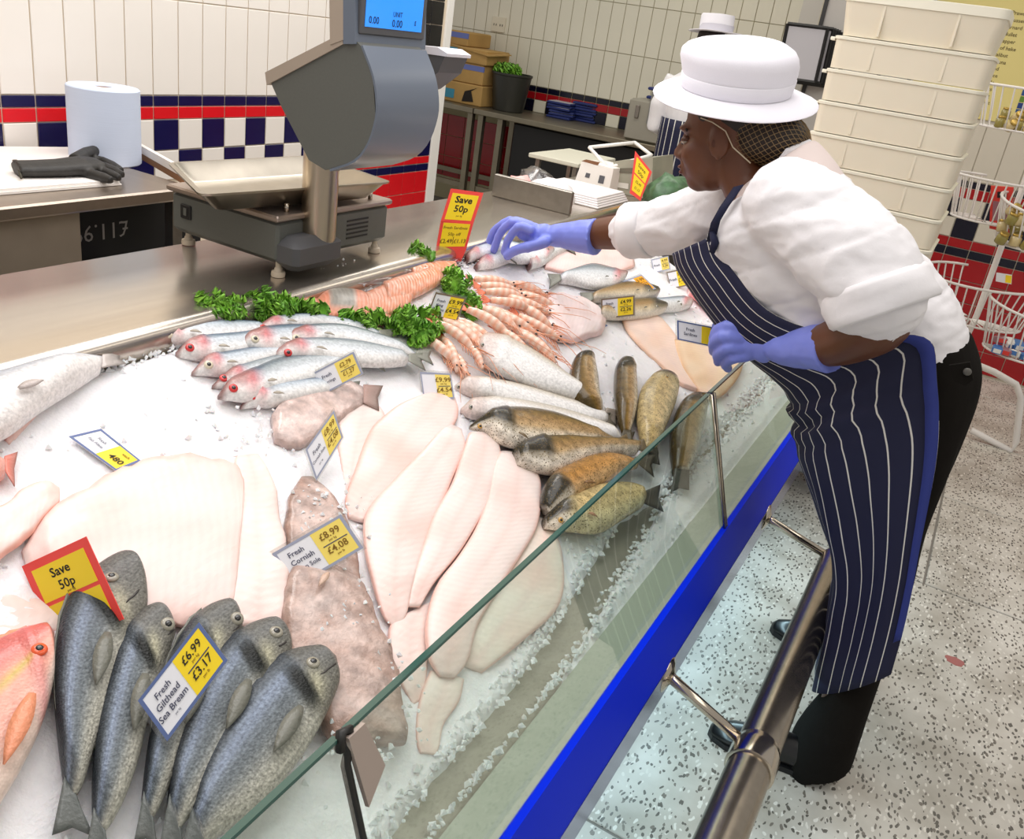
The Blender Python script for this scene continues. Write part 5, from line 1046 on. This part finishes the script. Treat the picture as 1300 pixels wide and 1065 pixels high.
basket(.02, 4.50, 1.45, 1.62, .20, pi*.75, pi*2.25, 18)
basket(.00, 4.45, 1.06, 1.24, .17, pi*.6, pi*1.9, 18)
basket(.24, 4.35, 1.00, 1.20, .21, pi*.85, pi*2.1, 22, .05)
basket(.08, 4.45, .62, .82, .26, pi*.6, pi*2.0, 26, .03)
basket(.36, 4.28, .56, .78, .24, pi*.95, pi*2.1, 22, .03)
JAR = [mat('jar_olive', (.60, .55, .28), .2, coat=.4), mat('jar_cream', (.84, .76, .56), .25, coat=.4), mat('jar_lid', (.72, .60, .30), .3, .6)]
def jar(p, r, h, k, label, group, tilt=0):
    t = thing('sauce_jar', label, 'jar', p, group); M = Matrix.Rotation(tilt, 3, 'X') @ Matrix.Rotation(tilt*.6, 3, 'Y')
    MB().lathe([(r*.7, 0), (r, .004), (r, h*.7), (r*.75, h*.8), (r*.75, h*.84)], p, 14, M).build('glass', JAR[k % 2], t)
    MB().lathe([(r*.82, h*.82), (r*.85, h*.84), (r*.85, h), (r*.6, h*1.01)], p, 14, M).build('lid', JAR[2], t)
random.seed(21)
for k in range(7): jar(Vector((-.07+.035*(k % 4)+.01*(k > 3), 4.40+.06*(k//4), 1.452+.035*(k//4))), .019, .05, k, 'small cream jar in the top basket, %s from its left side' % ('first', 'second', 'third', 'fourth', 'fifth', 'sixth', 'seventh')[k], 'jars in the top basket', .7*(k % 2))
for k in range(16): jar(Vector((.09+.048*(k % 5)+random.uniform(-.01, .01), 4.24+.04*((k//5) % 2), 1.005+.042*(k//5))), .023, .052, k, 'small olive jar in the middle basket, %s layer, %s from the left' % (('bottom', 'second', 'third', 'top')[k//5], ('first', 'second', 'third', 'fourth', 'fifth')[k % 5]), 'jars in the middle basket', random.uniform(-.9, .9))
PKR = mat('packet_red', (.86, .24, .20), .4); PKB = mat('packet_blue', (.25, .45, .70), .4); PKM = mat('packet_mauve', (.62, .42, .46), .4)
t = thing('red_packet', 'red and pink packet standing in the middle basket', 'packet', (.13, 4.42, 1.06)); q = [P_(1256, 290, 4.42), P_(1282, 296, 4.42), P_(1287, 238, 4.42), P_(1258, 236, 4.42)]
MB().prism(q, (0, .03, 0)).build('packet_body', PKR, t, smooth=False); qq = [lerp4(q, .12, .22), lerp4(q, .85, .22), lerp4(q, .85, .66), lerp4(q, .12, .66)]
MB().prism([p+Vector((0, -.002, 0)) for p in qq], (0, .0015, 0)).build('picture', PKM, t, smooth=False)
MB().prism([p+Vector((0, -.002, 0)) for p in (lerp4(q, .3, .74), lerp4(q, .72, .76), lerp4(q, .72, .90), lerp4(q, .3, .88))], (0, .0015, 0)).build('badge', BLACKP, t, smooth=False)
for k in range(7):
    p = Vector((.22+.035*(k % 4), 4.16+.05*(k//4), .565+.03*(k//4))); t = thing('small_packet', 'small %s packet lying in the lowest basket, %s along' % (('blue', 'mauve', 'white')[k % 3], ('first', 'second', 'third', 'fourth', 'fifth', 'sixth', 'seventh')[k]), 'packet', p, 'packets in the lowest basket')
    M = Matrix.Translation(p) @ Matrix.Rotation(random.uniform(-.5, .5), 4, 'Z') @ Matrix.Rotation(random.uniform(-.3, .3), 4, 'X')
    MB().bbox((-.022, -.03, 0), (.022, .03, .03), .006, M).build('packet_body', (PKB, PKM, WHITEP)[k % 3], t, smooth=False); MB().box((-.015, -.0315, .006), (.015, -.0295, .024), M).build('band', (WHITEP, PKR, PKB)[k % 3], t, smooth=False)
t = thing('shelf_ticket', 'white and yellow ticket clipped below the middle baskets', 'ticket', P_(1275, 360, 4.3)); q = [P_(1264, 357, 4.3), P_(1284, 361, 4.3), P_(1285, 349, 4.3), P_(1265, 346, 4.3)]
MB().prism(q, (0, .003, 0)).build('card', CARD, t, smooth=False); MB().prism([p+Vector((0, -.002, 0)) for p in (lerp4(q, .6, .1), lerp4(q, .98, .1), lerp4(q, .98, .9), lerp4(q, .6, .9))], (0, .0015, 0)).build('yellow_panel', YEL, t, smooth=False)
# ================================================================== THE FISHMONGER
def clothmat(name, col, rough=.8, nz=(8, .03), bump=(60, .25)): return mat(name, col, rough, nz=nz, bump=bump)
COAT = clothmat('coat_white', (.93, .92, .93), .85, (6, .03), (34, .35)); SKIN = mat('skin_brown', (.39, .225, .135), .45, nz=(9, .12), sss=.08); SHIRT = clothmat('shirt_pale', (.88, .82, .80)); TROU = mat('trouser_black', (.105, .095, .085), .95, nz=(12, .15), bump=(60, .25), spec=.08)
GLOVE = mat('glove_lilac', (.50, .55, .90), .42, nz=(10, .06), bump=(26, .25)); NAVY = clothmat('strap_navy', (.07, .09, .22)); HAT = clothmat('hat_white', (.93, .92, .95), .8, (6, .02), (300, .1)); HAIR = mat('hair_dark', (.13, .09, .07), .55, nz=(40, .3), bump=(80, .6)); SHOE = mat('shoe_black', (.05, .05, .055), .3, coat=.3)
def apron_mat(name, per, w=.075):
    m = bpy.data.materials.new(name); m.use_nodes = True; nt = m.node_tree; N = nt.nodes; L = nt.links; b = N['Principled BSDF']; b.inputs['Roughness'].default_value = .75
    uv = N.new('ShaderNodeUVMap'); sp = N.new('ShaderNodeSeparateXYZ'); L.new(uv.outputs[0], sp.inputs[0])
    mu = N.new('ShaderNodeMath'); mu.operation = 'MULTIPLY'; mu.inputs[1].default_value = per; L.new(sp.outputs[0], mu.inputs[0])
    fr = N.new('ShaderNodeMath'); fr.operation = 'FRACT'; L.new(mu.outputs[0], fr.inputs[0])
    lt = N.new('ShaderNodeMath'); lt.operation = 'LESS_THAN'; lt.inputs[1].default_value = w; L.new(fr.outputs[0], lt.inputs[0])
    mx = N.new('ShaderNodeMix'); mx.data_type = 'RGBA'; mx.inputs[6].default_value = (*s2l((.075, .085, .22)), 1); mx.inputs[7].default_value = (*s2l((.86, .85, .82)), 1)
    L.new(lt.outputs[0], mx.inputs[0]); L.new(mx.outputs[2], b.inputs['Base Color']); return m
def ringpx(F, B, w, Y=2.04, n=24, sq=.9):
    f, b = ony(*F, Y), ony(*B, Y); c = (f+b)/2; h = (b-f)/2
    return [c + h*((1 if cos(a) > 0 else -1)*abs(cos(a))**sq) + Vector((0, w, 0))*((1 if sin(a) > 0 else -1)*abs(sin(a))**sq) for a in (2*pi*k/n for k in range(n))]
def loft_px(b, sts, Y=2.04, m=None):
    """sts: (front px, back px, half width[, Y])"""
    n = m or len(sts)*4; F = cat_rom([ony(*s[0], s[3] if len(s) > 3 else Y) for s in sts], n); B = cat_rom([ony(*s[1], s[3] if len(s) > 3 else Y) for s in sts], n); W = cat_rom([(s[2], 0, 0) for s in sts], n); rings = []
    for f, q, w in zip(F, B, W):
        c = (f+q)/2; h = (q-f)/2
        rings.append([c + h*((1 if cos(a) > 0 else -1)*abs(cos(a))**.9) + Vector((0, w.x, 0))*((1 if sin(a) > 0 else -1)*abs(sin(a))**.9) for a in (2*pi*k/24 for k in range(24))])
    b.loft(rings)
def limb(b, pts, n=14, k=5):
    """pts: (px, py, Y, r)"""
    m = (len(pts)-1)*k+1; C_ = cat_rom([ony(*p[:3]) for p in pts], m); R_ = cat_rom([(p[3], 0, 0) for p in pts], m); b.tube(C_, [r.x for r in R_], n)
    b.ball(C_[0], R_[0].x*.98, 12, 8); b.ball(C_[-1], R_[-1].x*.98, 12, 8)
pe = thing('person', 'person in white trilby, white quilted coat and striped navy apron leaning over the fish', 'person', (-.05, 2.05, 0))
# --- head frame
HC = ony(921, 174, 2.06); hf = Vector((-1, .10, -.22)).normalized(); hl = Vector((0, 0, 1)).cross(hf).normalized(); hl = hl if hl.y < 0 else -hl; hu = hf.cross(hl).normalized(); hu = hu if hu.z > 0 else -hu
HS = 1.09; HM = Matrix((hf*HS, hl*HS, hu*HS)).transposed()
def H(f, l, u): return HC + (hf*f + hl*l + hu*u)*HS
b = MB()
b.ball(H(-.012, 0, .035), (.096, .074, .098), 24, 16, HM); b.ball(H(.028, 0, -.035), (.064, .060, .078), 20, 12, HM); b.ball(H(.055, 0, -.088), (.030, .032, .026), 14, 10, HM)
b.ball(H(.052, .030, -.032), (.034, .030, .034), 14, 10, HM); b.ball(H(.052, -.030, -.032), (.034, .030, .034), 14, 10, HM)
b.tube([H(.084, 0, .010), H(.096, 0, -.012), H(.106, 0, -.030)], [.010, .012, .014], 12); b.ball(H(.104, 0, -.032), (.015, .014, .012), 12, 8, HM); b.ball(H(.096, .013, -.036), .010, 10, 8); b.ball(H(.096, -.013, -.036), .010, 10, 8)
b.ball(H(.088, 0, -.058), (.014, .024, .009), 14, 8, HM); b.ball(H(.086, 0, -.072), (.014, .022, .009), 14, 8, HM); b.ball(H(.078, 0, .022), (.018, .050, .012), 14, 8, HM)
for s in (1, -1):
    b.ball(H(-.016, s*.074, -.012), (.023, .011, .034), 14, 10, HM)
b.tube([H(-.025, 0, -.04), H(-.045, 0, -.10), ony(985, 240, 2.05), ony(1010, 275, 2.05)], [.058, .056, .062, .08], 18)
# torso, arms, legs under the clothes: one continuous skin
loft_px(b, [((940,250),(1015,195),.07),((915,285),(1060,232),.14),((925,325),(1100,270),.15),((960,380),(1135,320),.14),((1015,450),(1175,385),.14),((1045,520),(1205,440),.15),((1055,590),(1190,560),.14)])
limb(b, [(1000,262,1.92,.06),(1085,345,1.83,.055),(1122,398,1.79,.060),(1085,426,1.82,.056),(1035,441,1.87,.043),(992,444,1.92,.031),(965,440,1.94,.026)])
limb(b, [(955,262,2.16,.06),(890,278,2.24,.055),(835,290,2.28,.053),(785,295,2.31,.050),(745,298,2.32,.041),(708,300,2.32,.030),(685,299,2.31,.025)])
limb(b, [(1120,580,1.95,.08),(1105,690,1.93,.065),(1090,780,1.92,.05),(1065,900,1.90,.045),(1035,962,1.88,.035)])
b.tube([Vector((-.05, 2.14, .85)), Vector((.03, 2.22, .48)), Vector((.02, 2.35, .06))], [.08, .05, .035], 14)
body = remesh(b, 'body', .0065, SKIN, pe, 3)
# face details
for s in (1, -1):
    e = MB().ball(H(.0745, s*.032, -.006), (.011, .013, .0065), 14, 10, HM).build('eye', mat('eye_white', (.62, .57, .52), .25, coat=.3), body); MB().ball(H(.0735, s*.032, -.002), (.0125, .0145, .0080), 14, 10, HM).build('eyelid', mat('lid_brown', (.33, .19, .125), .5), body)
    MB().ball(H(.0825, s*.033, -.0085), (.0032, .0055, .0040), 12, 8, HM).build('iris', EYE_B, e)
    MB().tube([H(.074, s*.016, .018), H(.077, s*.032, .022), H(.066, s*.050, .016)], [.003, .004, .0025], 8).build('eyebrow', HAIR, body)
    MB().ball(H(-.008, s*.0835, -.012), (.005, .0018, .008), 10, 6, HM).build('ear_hollow', mat('ear_dark', (.33, .18, .115), .6), body)
MB().ball(H(.096, 0, -.059), (.0085, .021, .0055), 14, 8, HM).build('upper_lip', mat('lip_brown', (.42, .20, .17), .4), body); MB().ball(H(.094, 0, -.0705), (.0085, .019, .006), 14, 8, HM).build('lower_lip', mat('lip_brown', (.42, .20, .17), .4), body)
# hair in a net
hc = ony(973, 172, 2.06); hd_ = (ony(1020, 178, 2.06)-ony(925, 150, 2.06)).normalized(); hx = hd_.cross(Vector((0, 1, 0))).normalized(); HB = Matrix((hd_, Vector((0, 1, 0)), hx)).transposed()
b = MB(); b.ball(hc, (.098, .082, .062), 24, 16, HB); b.ball(H(-.03, 0, .045), (.082, .076, .078), 24, 14, HM); b.ball(ony(1000, 180, 2.06), (.05, .06, .045), 16, 12)
for s in (1, -1): b.ball(H(.012, s*.060, .052), (.030, .014, .030), 12, 10, HM)
remesh(b, 'hair', .007, HAIR, pe, 4)
b = MB()
for k in range(26):
    for sg in (1, -1):
        pts = []
        for i in range(15):
            t = -1+2*i/14*.98+.01; a = 2*pi*k/26 + sg*t*1.5; r = sqrt(max(0, 1-t*t)); pts.append(hc + HB @ Vector((t*.1015, r*cos(a)*.0855, r*sin(a)*.0655)))
        b.tube(pts, .0007, 4, cap=False)
o = b.build('hairnet', mat('net_tan', (.55, .45, .30), .6), pe); o['kind'] = 'stuff'
MB().tube([H(.024, .077, .040), H(-.006, .086, .030), H(-.035, .088, .012), H(-.05, .084, -.02), H(-.085, .076, -.052)], .0014, 6).build('net_elastic', mat('elastic_pale', (.75, .70, .60), .6), pe)
# hat
hcn = ony(933, 113, 2.055); ha = Vector((.005, -.25, 1)).normalized(); hfx = (Vector((-1, 0, 0)) - ha*ha.dot(Vector((-1, 0, 0)))).normalized(); hly = ha.cross(hfx).normalized(); HT = Matrix((hfx, hly, ha)).transposed()
def hring(rx, ry, z, n=40, dent=0): return [hcn + HT @ Vector((rx*cos(2*pi*k/n), ry*sin(2*pi*k/n), z)) + HT @ Vector((cos(2*pi*k/n), sin(2*pi*k/n), .6))*(.0055*noise.noise(Vector((rx*9*cos(2*pi*k/n), rx*9*sin(2*pi*k/n), z*22)))) for k in range(n)]
b = MB(); b.loft([hring(.118, .098, -.004), hring(.122, .102, .001), hring(.150, .130, -.004), hring(.186, .166, -.016), hring(.188, .168, -.019), hring(.186, .166, -.021), hring(.150, .130, -.010), hring(.118, .098, -.008)], False, False)
b.loft([hring(.124, .106, -.002), hring(.126, .107, .025), hring(.130, .110, .046), hring(.132, .112, .064), hring(.129, .109, .078), hring(.119, .100, .090), hring(.100, .084, .098), hring(.076, .062, .102), hring(.045, .036, .103)])
hat = b.build('hat', HAT, pe, sharp=50)
MB().loft([hring(.1255, .1075, .002), hring(.1265, .1082, .004), hring(.1295, .1105, .030), hring(.1275, .1085, .032)], False, False).build('hat_band', HAT, hat)
# shirt collar and coat
b = MB(); loft_px(b, [((905,318),(1080,235),.13), ((922,282),(1060,205),.105), ((934,256),(1044,186),.088), ((941,240),(1033,176),.078)]); remesh(b, 'shirt_collar', .007, SHIRT, pe, 3)
def wr(p):
    q = Vector((p.x*1.0+p.z*.8, p.y*1.2, p.z*1.3-p.x*.5))
    f = noise.noise(Vector((q.x*6, q.y*6, q.z*12))); g = noise.noise(Vector((q.x*20+5, q.y*18, q.z*34)))
    seam = (p.x*.55 - p.z*.83)*11.0; sm = -exp(-((seam-round(seam))/.05)**2)*.0030
    h = noise.noise(Vector((q.x*42, q.y*30, q.z*60+4)))
    return .0080*(.45-abs(f)*1.7) + .0024*(.4-abs(g)*1.4) + .0008*h + sm*.8
b = MB(); loft_px(b, [((1078,560),(1226,452),.145),((1056,505),(1229,420),.155),((1018,452),(1208,372),.16),((952,385),(1172,325),.175),((918,340),(1126,280),.18),((903,300),(1086,240),.18),((916,274),(1062,212),.15),((926,262),(1048,196),.115)])
limb(b, [(1000,258,1.90,.098),(1050,296,1.855,.104),(1088,334,1.82,.106),(1108,364,1.80,.102),(1112,376,1.795,.098)], 20)
limb(b, [(950,262,2.17,.092),(893,277,2.24,.088),(842,288,2.28,.078),(805,294,2.30,.074)], 20)
coat = remesh(b, 'coat', .0075, COAT, pe, 5, wr)
def cuff(c, ax, r, ln, name):
    ax = ax.normalized(); R = ax.to_track_quat('Z', 'Y').to_matrix(); rings = []
    for rr, z in ((.78, -.2), (1.0, -.25), (1.06, -.05), (1.07, .3), (1.06, .62), (1.08, .9), (1.03, 1.02), (.92, .98), (.74, .5)):
        rings.append([c + R @ Vector((r*rr*(1+.03*sin(3*a+z*4)+.02*sin(7*a))*cos(a), r*rr*(1+.03*sin(3*a+z*4))*sin(a), ln*z)) for a in (2*pi*k/28 for k in range(28))])
    MB().loft(rings, False, False).build(name, COAT, coat)
cuff(ony(1110, 364, 1.797), ony(1118, 395, 1.79)-ony(1102, 352, 1.80), .099, .055, 'rolled_cuff')
cuff(ony(822, 291, 2.29), ony(797, 294, 2.305)-ony(840, 288, 2.28), .074, .06, 'rolled_cuff')
# coat collar wings
for s, pts in ((1, ((968,232,1.97),(1000,190,1.99),(1030,178,2.03),(1045,196,2.03),(1005,232,1.96))), (-1, ((925,240,2.12),(960,205,2.13),(1010,180,2.10),(1030,182,2.06),(985,225,2.1)))):
    q = [ony(*p) for p in pts]; c = sum(q, Vector())/5; nn = (q[1]-q[0]).cross(q[2]-q[0]).normalized(); MB().prism(q, nn*.007).build('collar_wing', COAT, coat, smooth=False)
for a, y in ((938, 262),): MB().ball(ony(a, y, 1.962), (.007, .004, .007), 10, 6).build('button', WHITEP, coat)
# trousers
b = MB(); loft_px(b, [((1075,480),(1233,424),.145),((1066,530),(1246,478),.155),((1070,600),(1230,545),.15),((1090,650),(1190,640),.12)])
loft_px(b, [((1085,590),(1218,565),.075,1.965),((1084,690),(1175,685),.072,1.95),((1084,780),(1148,780),.066,1.935),((1056,858),(1118,865),.074,1.915),((1008,925),(1098,925),.092,1.90),((996,972),(1084,970),.09,1.89)])
b.tube([Vector((-.04, 2.14, .86)), Vector((.03, 2.20, .55)), Vector((.04, 2.27, .30)), Vector((.02, 2.35, .035))], [.11, .075, .072, .08], 18)
remesh(b, 'trousers', .009, TROU, pe, 4, lambda p: .005*noise.noise(Vector((p.x*12, p.y*12, p.z*6))))
wp = [ony(1205, 462, 1.862), ony(1232, 458, 1.872), ony(1236, 480, 1.87), ony(1226, 488, 1.866), ony(1212, 482, 1.862)]
t_ = MB().prism([p+Vector((0, -.012, 0)) for p in wp], (0, .008, 0)).build('pocket_flap', TROU, pe, smooth=False); MB().ball(ony(1228, 472, 1.852), (.008, .004, .008), 12, 6).build('pocket_button', mat('button_grey', (.35, .34, .32), .4), t_)
# shoes
def shoe(xt, xh, y, yaw=0):
    rings = []; L_ = xh-xt
    for s, w, h in ((0, .014, .022), (.05, .030, .036), (.18, .044, .048), (.35, .046, .062), (.5, .040, .080), (.7, .036, .088), (.88, .036, .085), (.97, .030, .070), (1, .016, .04)):
        rings.append([Vector((xt+L_*s, y+w*cos(a)*(1-.15*max(0, sin(a)))+yaw*(1-s), max(.006, h*.5+h*.5*sin(a)*1.0))) for a in (2*pi*k/18 for k in range(18))])
    sh = MB().loft(rings).build('shoe', SHOE, pe)
    MB().loft([[Vector((p.x, y+yaw*(1-(p.x-xt)/L_)+(p.y-y-yaw*(1-(p.x-xt)/L_))*1.04, z)) for p in [r[i] for r in rings for i in (0,)] + [r[9] for r in reversed(rings)]] for z in (.001, .016)]).build('sole', BLACKP, sh, smooth=False)
shoe(-.205, .075, 1.862, -.03); shoe(-.180, .085, 2.38, -.01)
# apron
AP = apron_mat('apron_stripes', 10.0, .075)
AS = [((862,318),(908,298),2.08,1.93),((868,335),(915,322),2.08,1.92),((886,362),(932,345),2.08,1.90),((922,408),(972,392),2.08,1.885),((958,446),(1032,418),2.08,1.88),((988,470),(1110,424),2.08,1.86),((1006,492),(1178,430),2.08,1.855),((1014,522),(1189,480),2.08,1.85),((1018,560),(1192,540),2.08,1.845),((1030,600),(1188,590),2.07,1.84),((1046,650),(1178,645),2.06,1.835),((1058,690),(1168,695),2.05,1.83),((1060,725),(1160,740),2.05,1.825),((1050,780),(1147,800),2.05,1.82),((1036,842),(1131,857),2.05,1.815)]
NV, NU = 70, 41
Fs = cat_rom([ony(*s[0], s[2]) for s in AS], NV); Es = cat_rom([ony(*s[1], s[3]) for s in AS], NV); rows = []; uvs = []
for i in range(NV):
    f, e = Fs[i], Es[i]; t = i/(NV-1); row = []
    for j in range(NU):
        th = (j/(NU-1)*2-1)*pi/2; k = 1-cos(th); side = 1 if th > 0 else -1
        p = Vector((f.x+(e.x-f.x)*k, f.y+(abs(e.y-f.y)*abs(sin(th))**.62)*(-side), f.z+(e.z-f.z)*k))
        # folds: a sharp crease at the waist, long soft flutes below
        cr = exp(-((t-.50)/.05)**2); fl_ = sst(.5, .75, t)
        d = .010*cr*sin(th*7+1.2)+.012*cr*sin(t*120+th*2) + .010*fl_*sin(th*8.5+t*3) + .003*noise.noise(p*14)
        out = Vector((-cos(th), -sin(th)*.8, 0)); row.append(p + out*(d*(1-.6*abs(sin(th))**6)))
        uvs.append((j/(NU-1)*2 - .04*sin(t*9)*cr, t))
    rows.append(row)
b = MB().grid(rows, -.003); ap = b.build('apron', AP, pe)
uvl = ap.data.uv_layers.new(name='UVMap')
for lp in ap.data.loops: uvl.data[lp.index].uv = uvs[lp.vertex_index % (NV*NU)]
ho = MB().grid([[p+Vector((0, -.0045, 0)) for p in r[-2:]] for r in rows[22:66]], -.002).build('apron_lit_hem', mat('hem_lit_blue', (.17, .22, .52), .8), ap); ho['label'] = 'turned hem along the apron side, strong light painted as lighter blue'  # strong light on the hem is painted in as a lighter blue
q = [ony(903, 306, 1.915), ony(909, 282, 1.89), ony(920, 262, 1.89), ony(938, 236, 1.92)]; b = MB(); rr = []
for i, p in enumerate(q): rr.append([p+Vector((-.010, -.004, -.004)), p+Vector((.010, -.006, .006))])
b.grid(rr, .003); b.build('neck_strap', NAVY, ap); q = [ony(904, 294, 1.90), ony(908, 308, 1.895), ony(904, 320, 1.90)]; MB().tube(q, [.006, .010, .007], 8).build('strap_knot', NAVY, ap)
# gloves
def glove(name, cuffp, palm, fingers, vox=.0038, sm=3):
    b = MB(); m = (len(cuffp)-1)*5+1; C_ = cat_rom([ony(*p[:3]) for p in cuffp], m); R_ = [r.x for r in cat_rom([(p[3], 0, 0) for p in cuffp], m)]; b.tube(C_, R_, 18); b.ball(C_[-1], R_[-1]*.97, 12, 8)
    for p in palm: b.ball(ony(*p[:3]), p[3], 16, 12)
    for f in fingers:
        pts = cat_rom([ony(*p[:3]) for p in f[0]], 9); r0, r1 = f[1]; b.tube(pts, [r0+(r1-r0)*i/8 for i in range(9)], 12); b.ball(pts[-1], r1*1.0, 10, 8); b.ball(pts[0], r0, 10, 8)
        for kk in (3, 6): b.ball(pts[kk], (r0+(r1-r0)*kk/8)*1.08, 10, 8)
    return remesh(b, name, vox, GLOVE, pe, sm, lambda p: .0016*noise.noise(p*45))
g1 = glove('glove', [(757,301,2.31,.054),(738,300,2.315,.048),(716,299,2.32,.038),(704,299,2.318,.034)], [(690,299,2.31,(.036,.030,.036)),(676,297,2.30,(.034,.036,.034)),(668,295,2.295,(.024,.040,.026))],
  [([(674,292,2.262,),(659,288,2.255),(646,303,2.252),(640,320,2.25)], (.0150,.0118)), ([(672,288,2.285),(652,282,2.28),(635,296,2.278),(627,318,2.275)], (.0152,.0120)), ([(672,286,2.308),(650,280,2.305),(630,290,2.302),(619,312,2.30)], (.0148,.0116)), ([(673,288,2.328),(655,281,2.328),(636,287,2.326),(623,302,2.325)], (.0132,.0104)), ([(692,307,2.275),(672,313,2.255),(656,317,2.245),(644,325,2.242)], (.0185,.0130))])
g2 = glove('glove', [(1056,442,1.852,.054),(1034,441,1.872,.049),(1008,443,1.897,.042),(990,442,1.912,.036)], [(972,439,1.925,(.038,.026,.040)),(952,437,1.935,(.036,.028,.040))],
  [([(942,418,1.925),(925,414,1.912),(910,420,1.925),(906,432,1.945)], (.0152,.0122)), ([(940,430,1.918),(920,427,1.900),(907,434,1.918),(906,446,1.942)], (.0156,.0122)), ([(942,442,1.918),(924,442,1.900),(912,450,1.918),(912,459,1.945)], (.0150,.0118)), ([(946,453,1.922),(931,455,1.908),(922,462,1.925),(924,468,1.945)], (.0136,.0108)), ([(965,418,1.945),(945,409,1.965),(925,410,1.985),(910,415,1.995)], (.0170,.0130))])
# ================================================================== SECOND WORKER BEHIND
pw = thing('person', 'person in white boater style hat and striped apron standing by the prep table, back turned', 'person', (-1.78, 5.5, 0))
def vl(b, sts, cx, cy):
    rings = []
    for x, y, z, rx, ry in sts: rings.append([Vector((cx+x+rx*cos(2*pi*k/20), cy+y+ry*sin(2*pi*k/20), z)) for k in range(20)])
    b.loft(rings)
WXc, WYc = -1.76, 5.52; b = MB()
vl(b, [(0, 0, .85, .13, .12), (0, 0, 1.05, .13, .11), (0, 0, 1.3, .16, .11), (0, 0, 1.42, .15, .09), (.0, 0, 1.48, .06, .055), (0, 0, 1.56, .052, .052)], WXc, WYc)
b.ball((WXc, WYc, 1.625), (.078, .092, .115), 20, 14); b.ball((WXc-.02, WYc+.07, 1.59), (.05, .05, .07), 14, 10); b.ball((WXc-.03, WYc+.10, 1.61), .018, 10, 8)
for s in (-1, 1):
    b.tube([(WXc+s*.16, WYc, 1.39), (WXc+s*.22, WYc-.02, 1.14), (WXc+s*.16, WYc+.2, 1.06), (WXc+s*.12, WYc+.30, 1.04)], [.05, .042, .036, .028], 12)
    hb = Vector((WXc+s*.11, WYc+.34, 1.035)); b.ball(hb, (.035, .045, .018), 12, 8)
    for k in range(4): b.tube([hb+Vector(((k-1.5)*.017, .03, 0)), hb+Vector(((k-1.5)*.019, .075-.006*abs(k-1.2), -.012))], [.010, .008], 8)
    b.tube([hb+Vector((-s*.03, .0, 0)), hb+Vector((-s*.055, .04, -.008))], [.011, .009], 8)
    b.tube([(WXc+s*.08, WYc, .9), (WXc+s*.085, WYc+.01, .48), (WXc+s*.09, WYc, .05)], [.075, .055, .04], 12)
wb_ = remesh(b, 'body', .009, mat('skin_dark', (.22, .13, .10), .5), pw, 3)
b = MB(); vl(b, [(0, 0, .92, .175, .15), (0, 0, 1.08, .17, .145), (0, 0, 1.28, .20, .145), (0, 0, 1.40, .19, .12), (0, 0, 1.46, .11, .08), (0, 0, 1.50, .07, .065)], WXc, WYc)
for s in (-1, 1): b.tube([(WXc+s*.16, WYc, 1.39), (WXc+s*.225, WYc-.02, 1.22), (WXc+s*.235, WYc-.02, 1.10), (WXc+s*.18, WYc+.12, 1.06)], [.075, .07, .066, .055], 14)
remesh(b, 'coat', .01, COAT, pw, 4, lambda p: .006*noise.noise(p*11))
b = MB(); vl(b, [(0, 0, .40, .17, .15), (0, 0, .92, .175, .152)], WXc, WYc); 
for s in (-1, 1): b.tube([(WXc+s*.085, WYc, .6), (WXc+s*.09, WYc, .03)], [.09, .085], 14)
remesh(b, 'trousers', .012, TROU, pw, 3)
for s in (-1, 1):
    rings = []
    for q, w, h in ((0, .02, .03), (.06, .036, .04), (.35, .046, .06), (.6, .038, .085), (.95, .034, .07), (1, .018, .04)): rings.append([Vector((WXc+s*.09+w*cos(a), WYc+.18-.27*q, max(.003, h/2+h/2*sin(a)))) for a in (2*pi*k/14 for k in range(14))])
    MB().loft(rings).build('shoe', SHOE, pw)
rows = []; uv2 = []
for i in range(14):
    z = 1.16-.80*i/13; row = []
    for j in range(31): a = pi*(.03+1.42*j/30)+.35; row.append(Vector((WXc+.200*cos(a), WYc+.178*sin(a), z+.04*sin(a)*0))); uv2.append((j/30*2, i/13))
    rows.append(row)
ap2 = MB().grid(rows, .004).build('apron', apron_mat('apron_stripes_far', 9.0, .12), pw); uvl = ap2.data.uv_layers.new(name='UVMap')
for lp in ap2.data.loops: uvl.data[lp.index].uv = uv2[lp.vertex_index % (14*31)]
hcn = Vector((-1.735, 5.5, 1.690)); ha = Vector((-.05, .05, 1)).normalized(); hfx = (Vector((-1, 0, 0)) - ha*ha.dot(Vector((-1, 0, 0)))).normalized(); hly = ha.cross(hfx).normalized(); HT = Matrix((hfx, hly, ha)).transposed()
b = MB(); b.loft([hring(.10, .09, -.004), hring(.165, .15, -.006), hring(.165, .15, -.010), hring(.10, .09, -.009)], False, False); b.loft([hring(.102, .094, -.002), hring(.100, .092, .08), hring(.095, .088, .092), hring(.05, .045, .094)])
h2 = b.build('hat', HAT, pw, sharp=45); MB().loft([hring(.1035, .0955, .0), hring(.1035, .0955, .035)], False, False).build('hat_band', mat('band_grey', (.80, .79, .83), .7), h2)
b = MB(); b.ball((WXc+.005, WYc-.015, 1.645), (.084, .092, .09), 18, 12); b.build('hair', HAIR, pw)
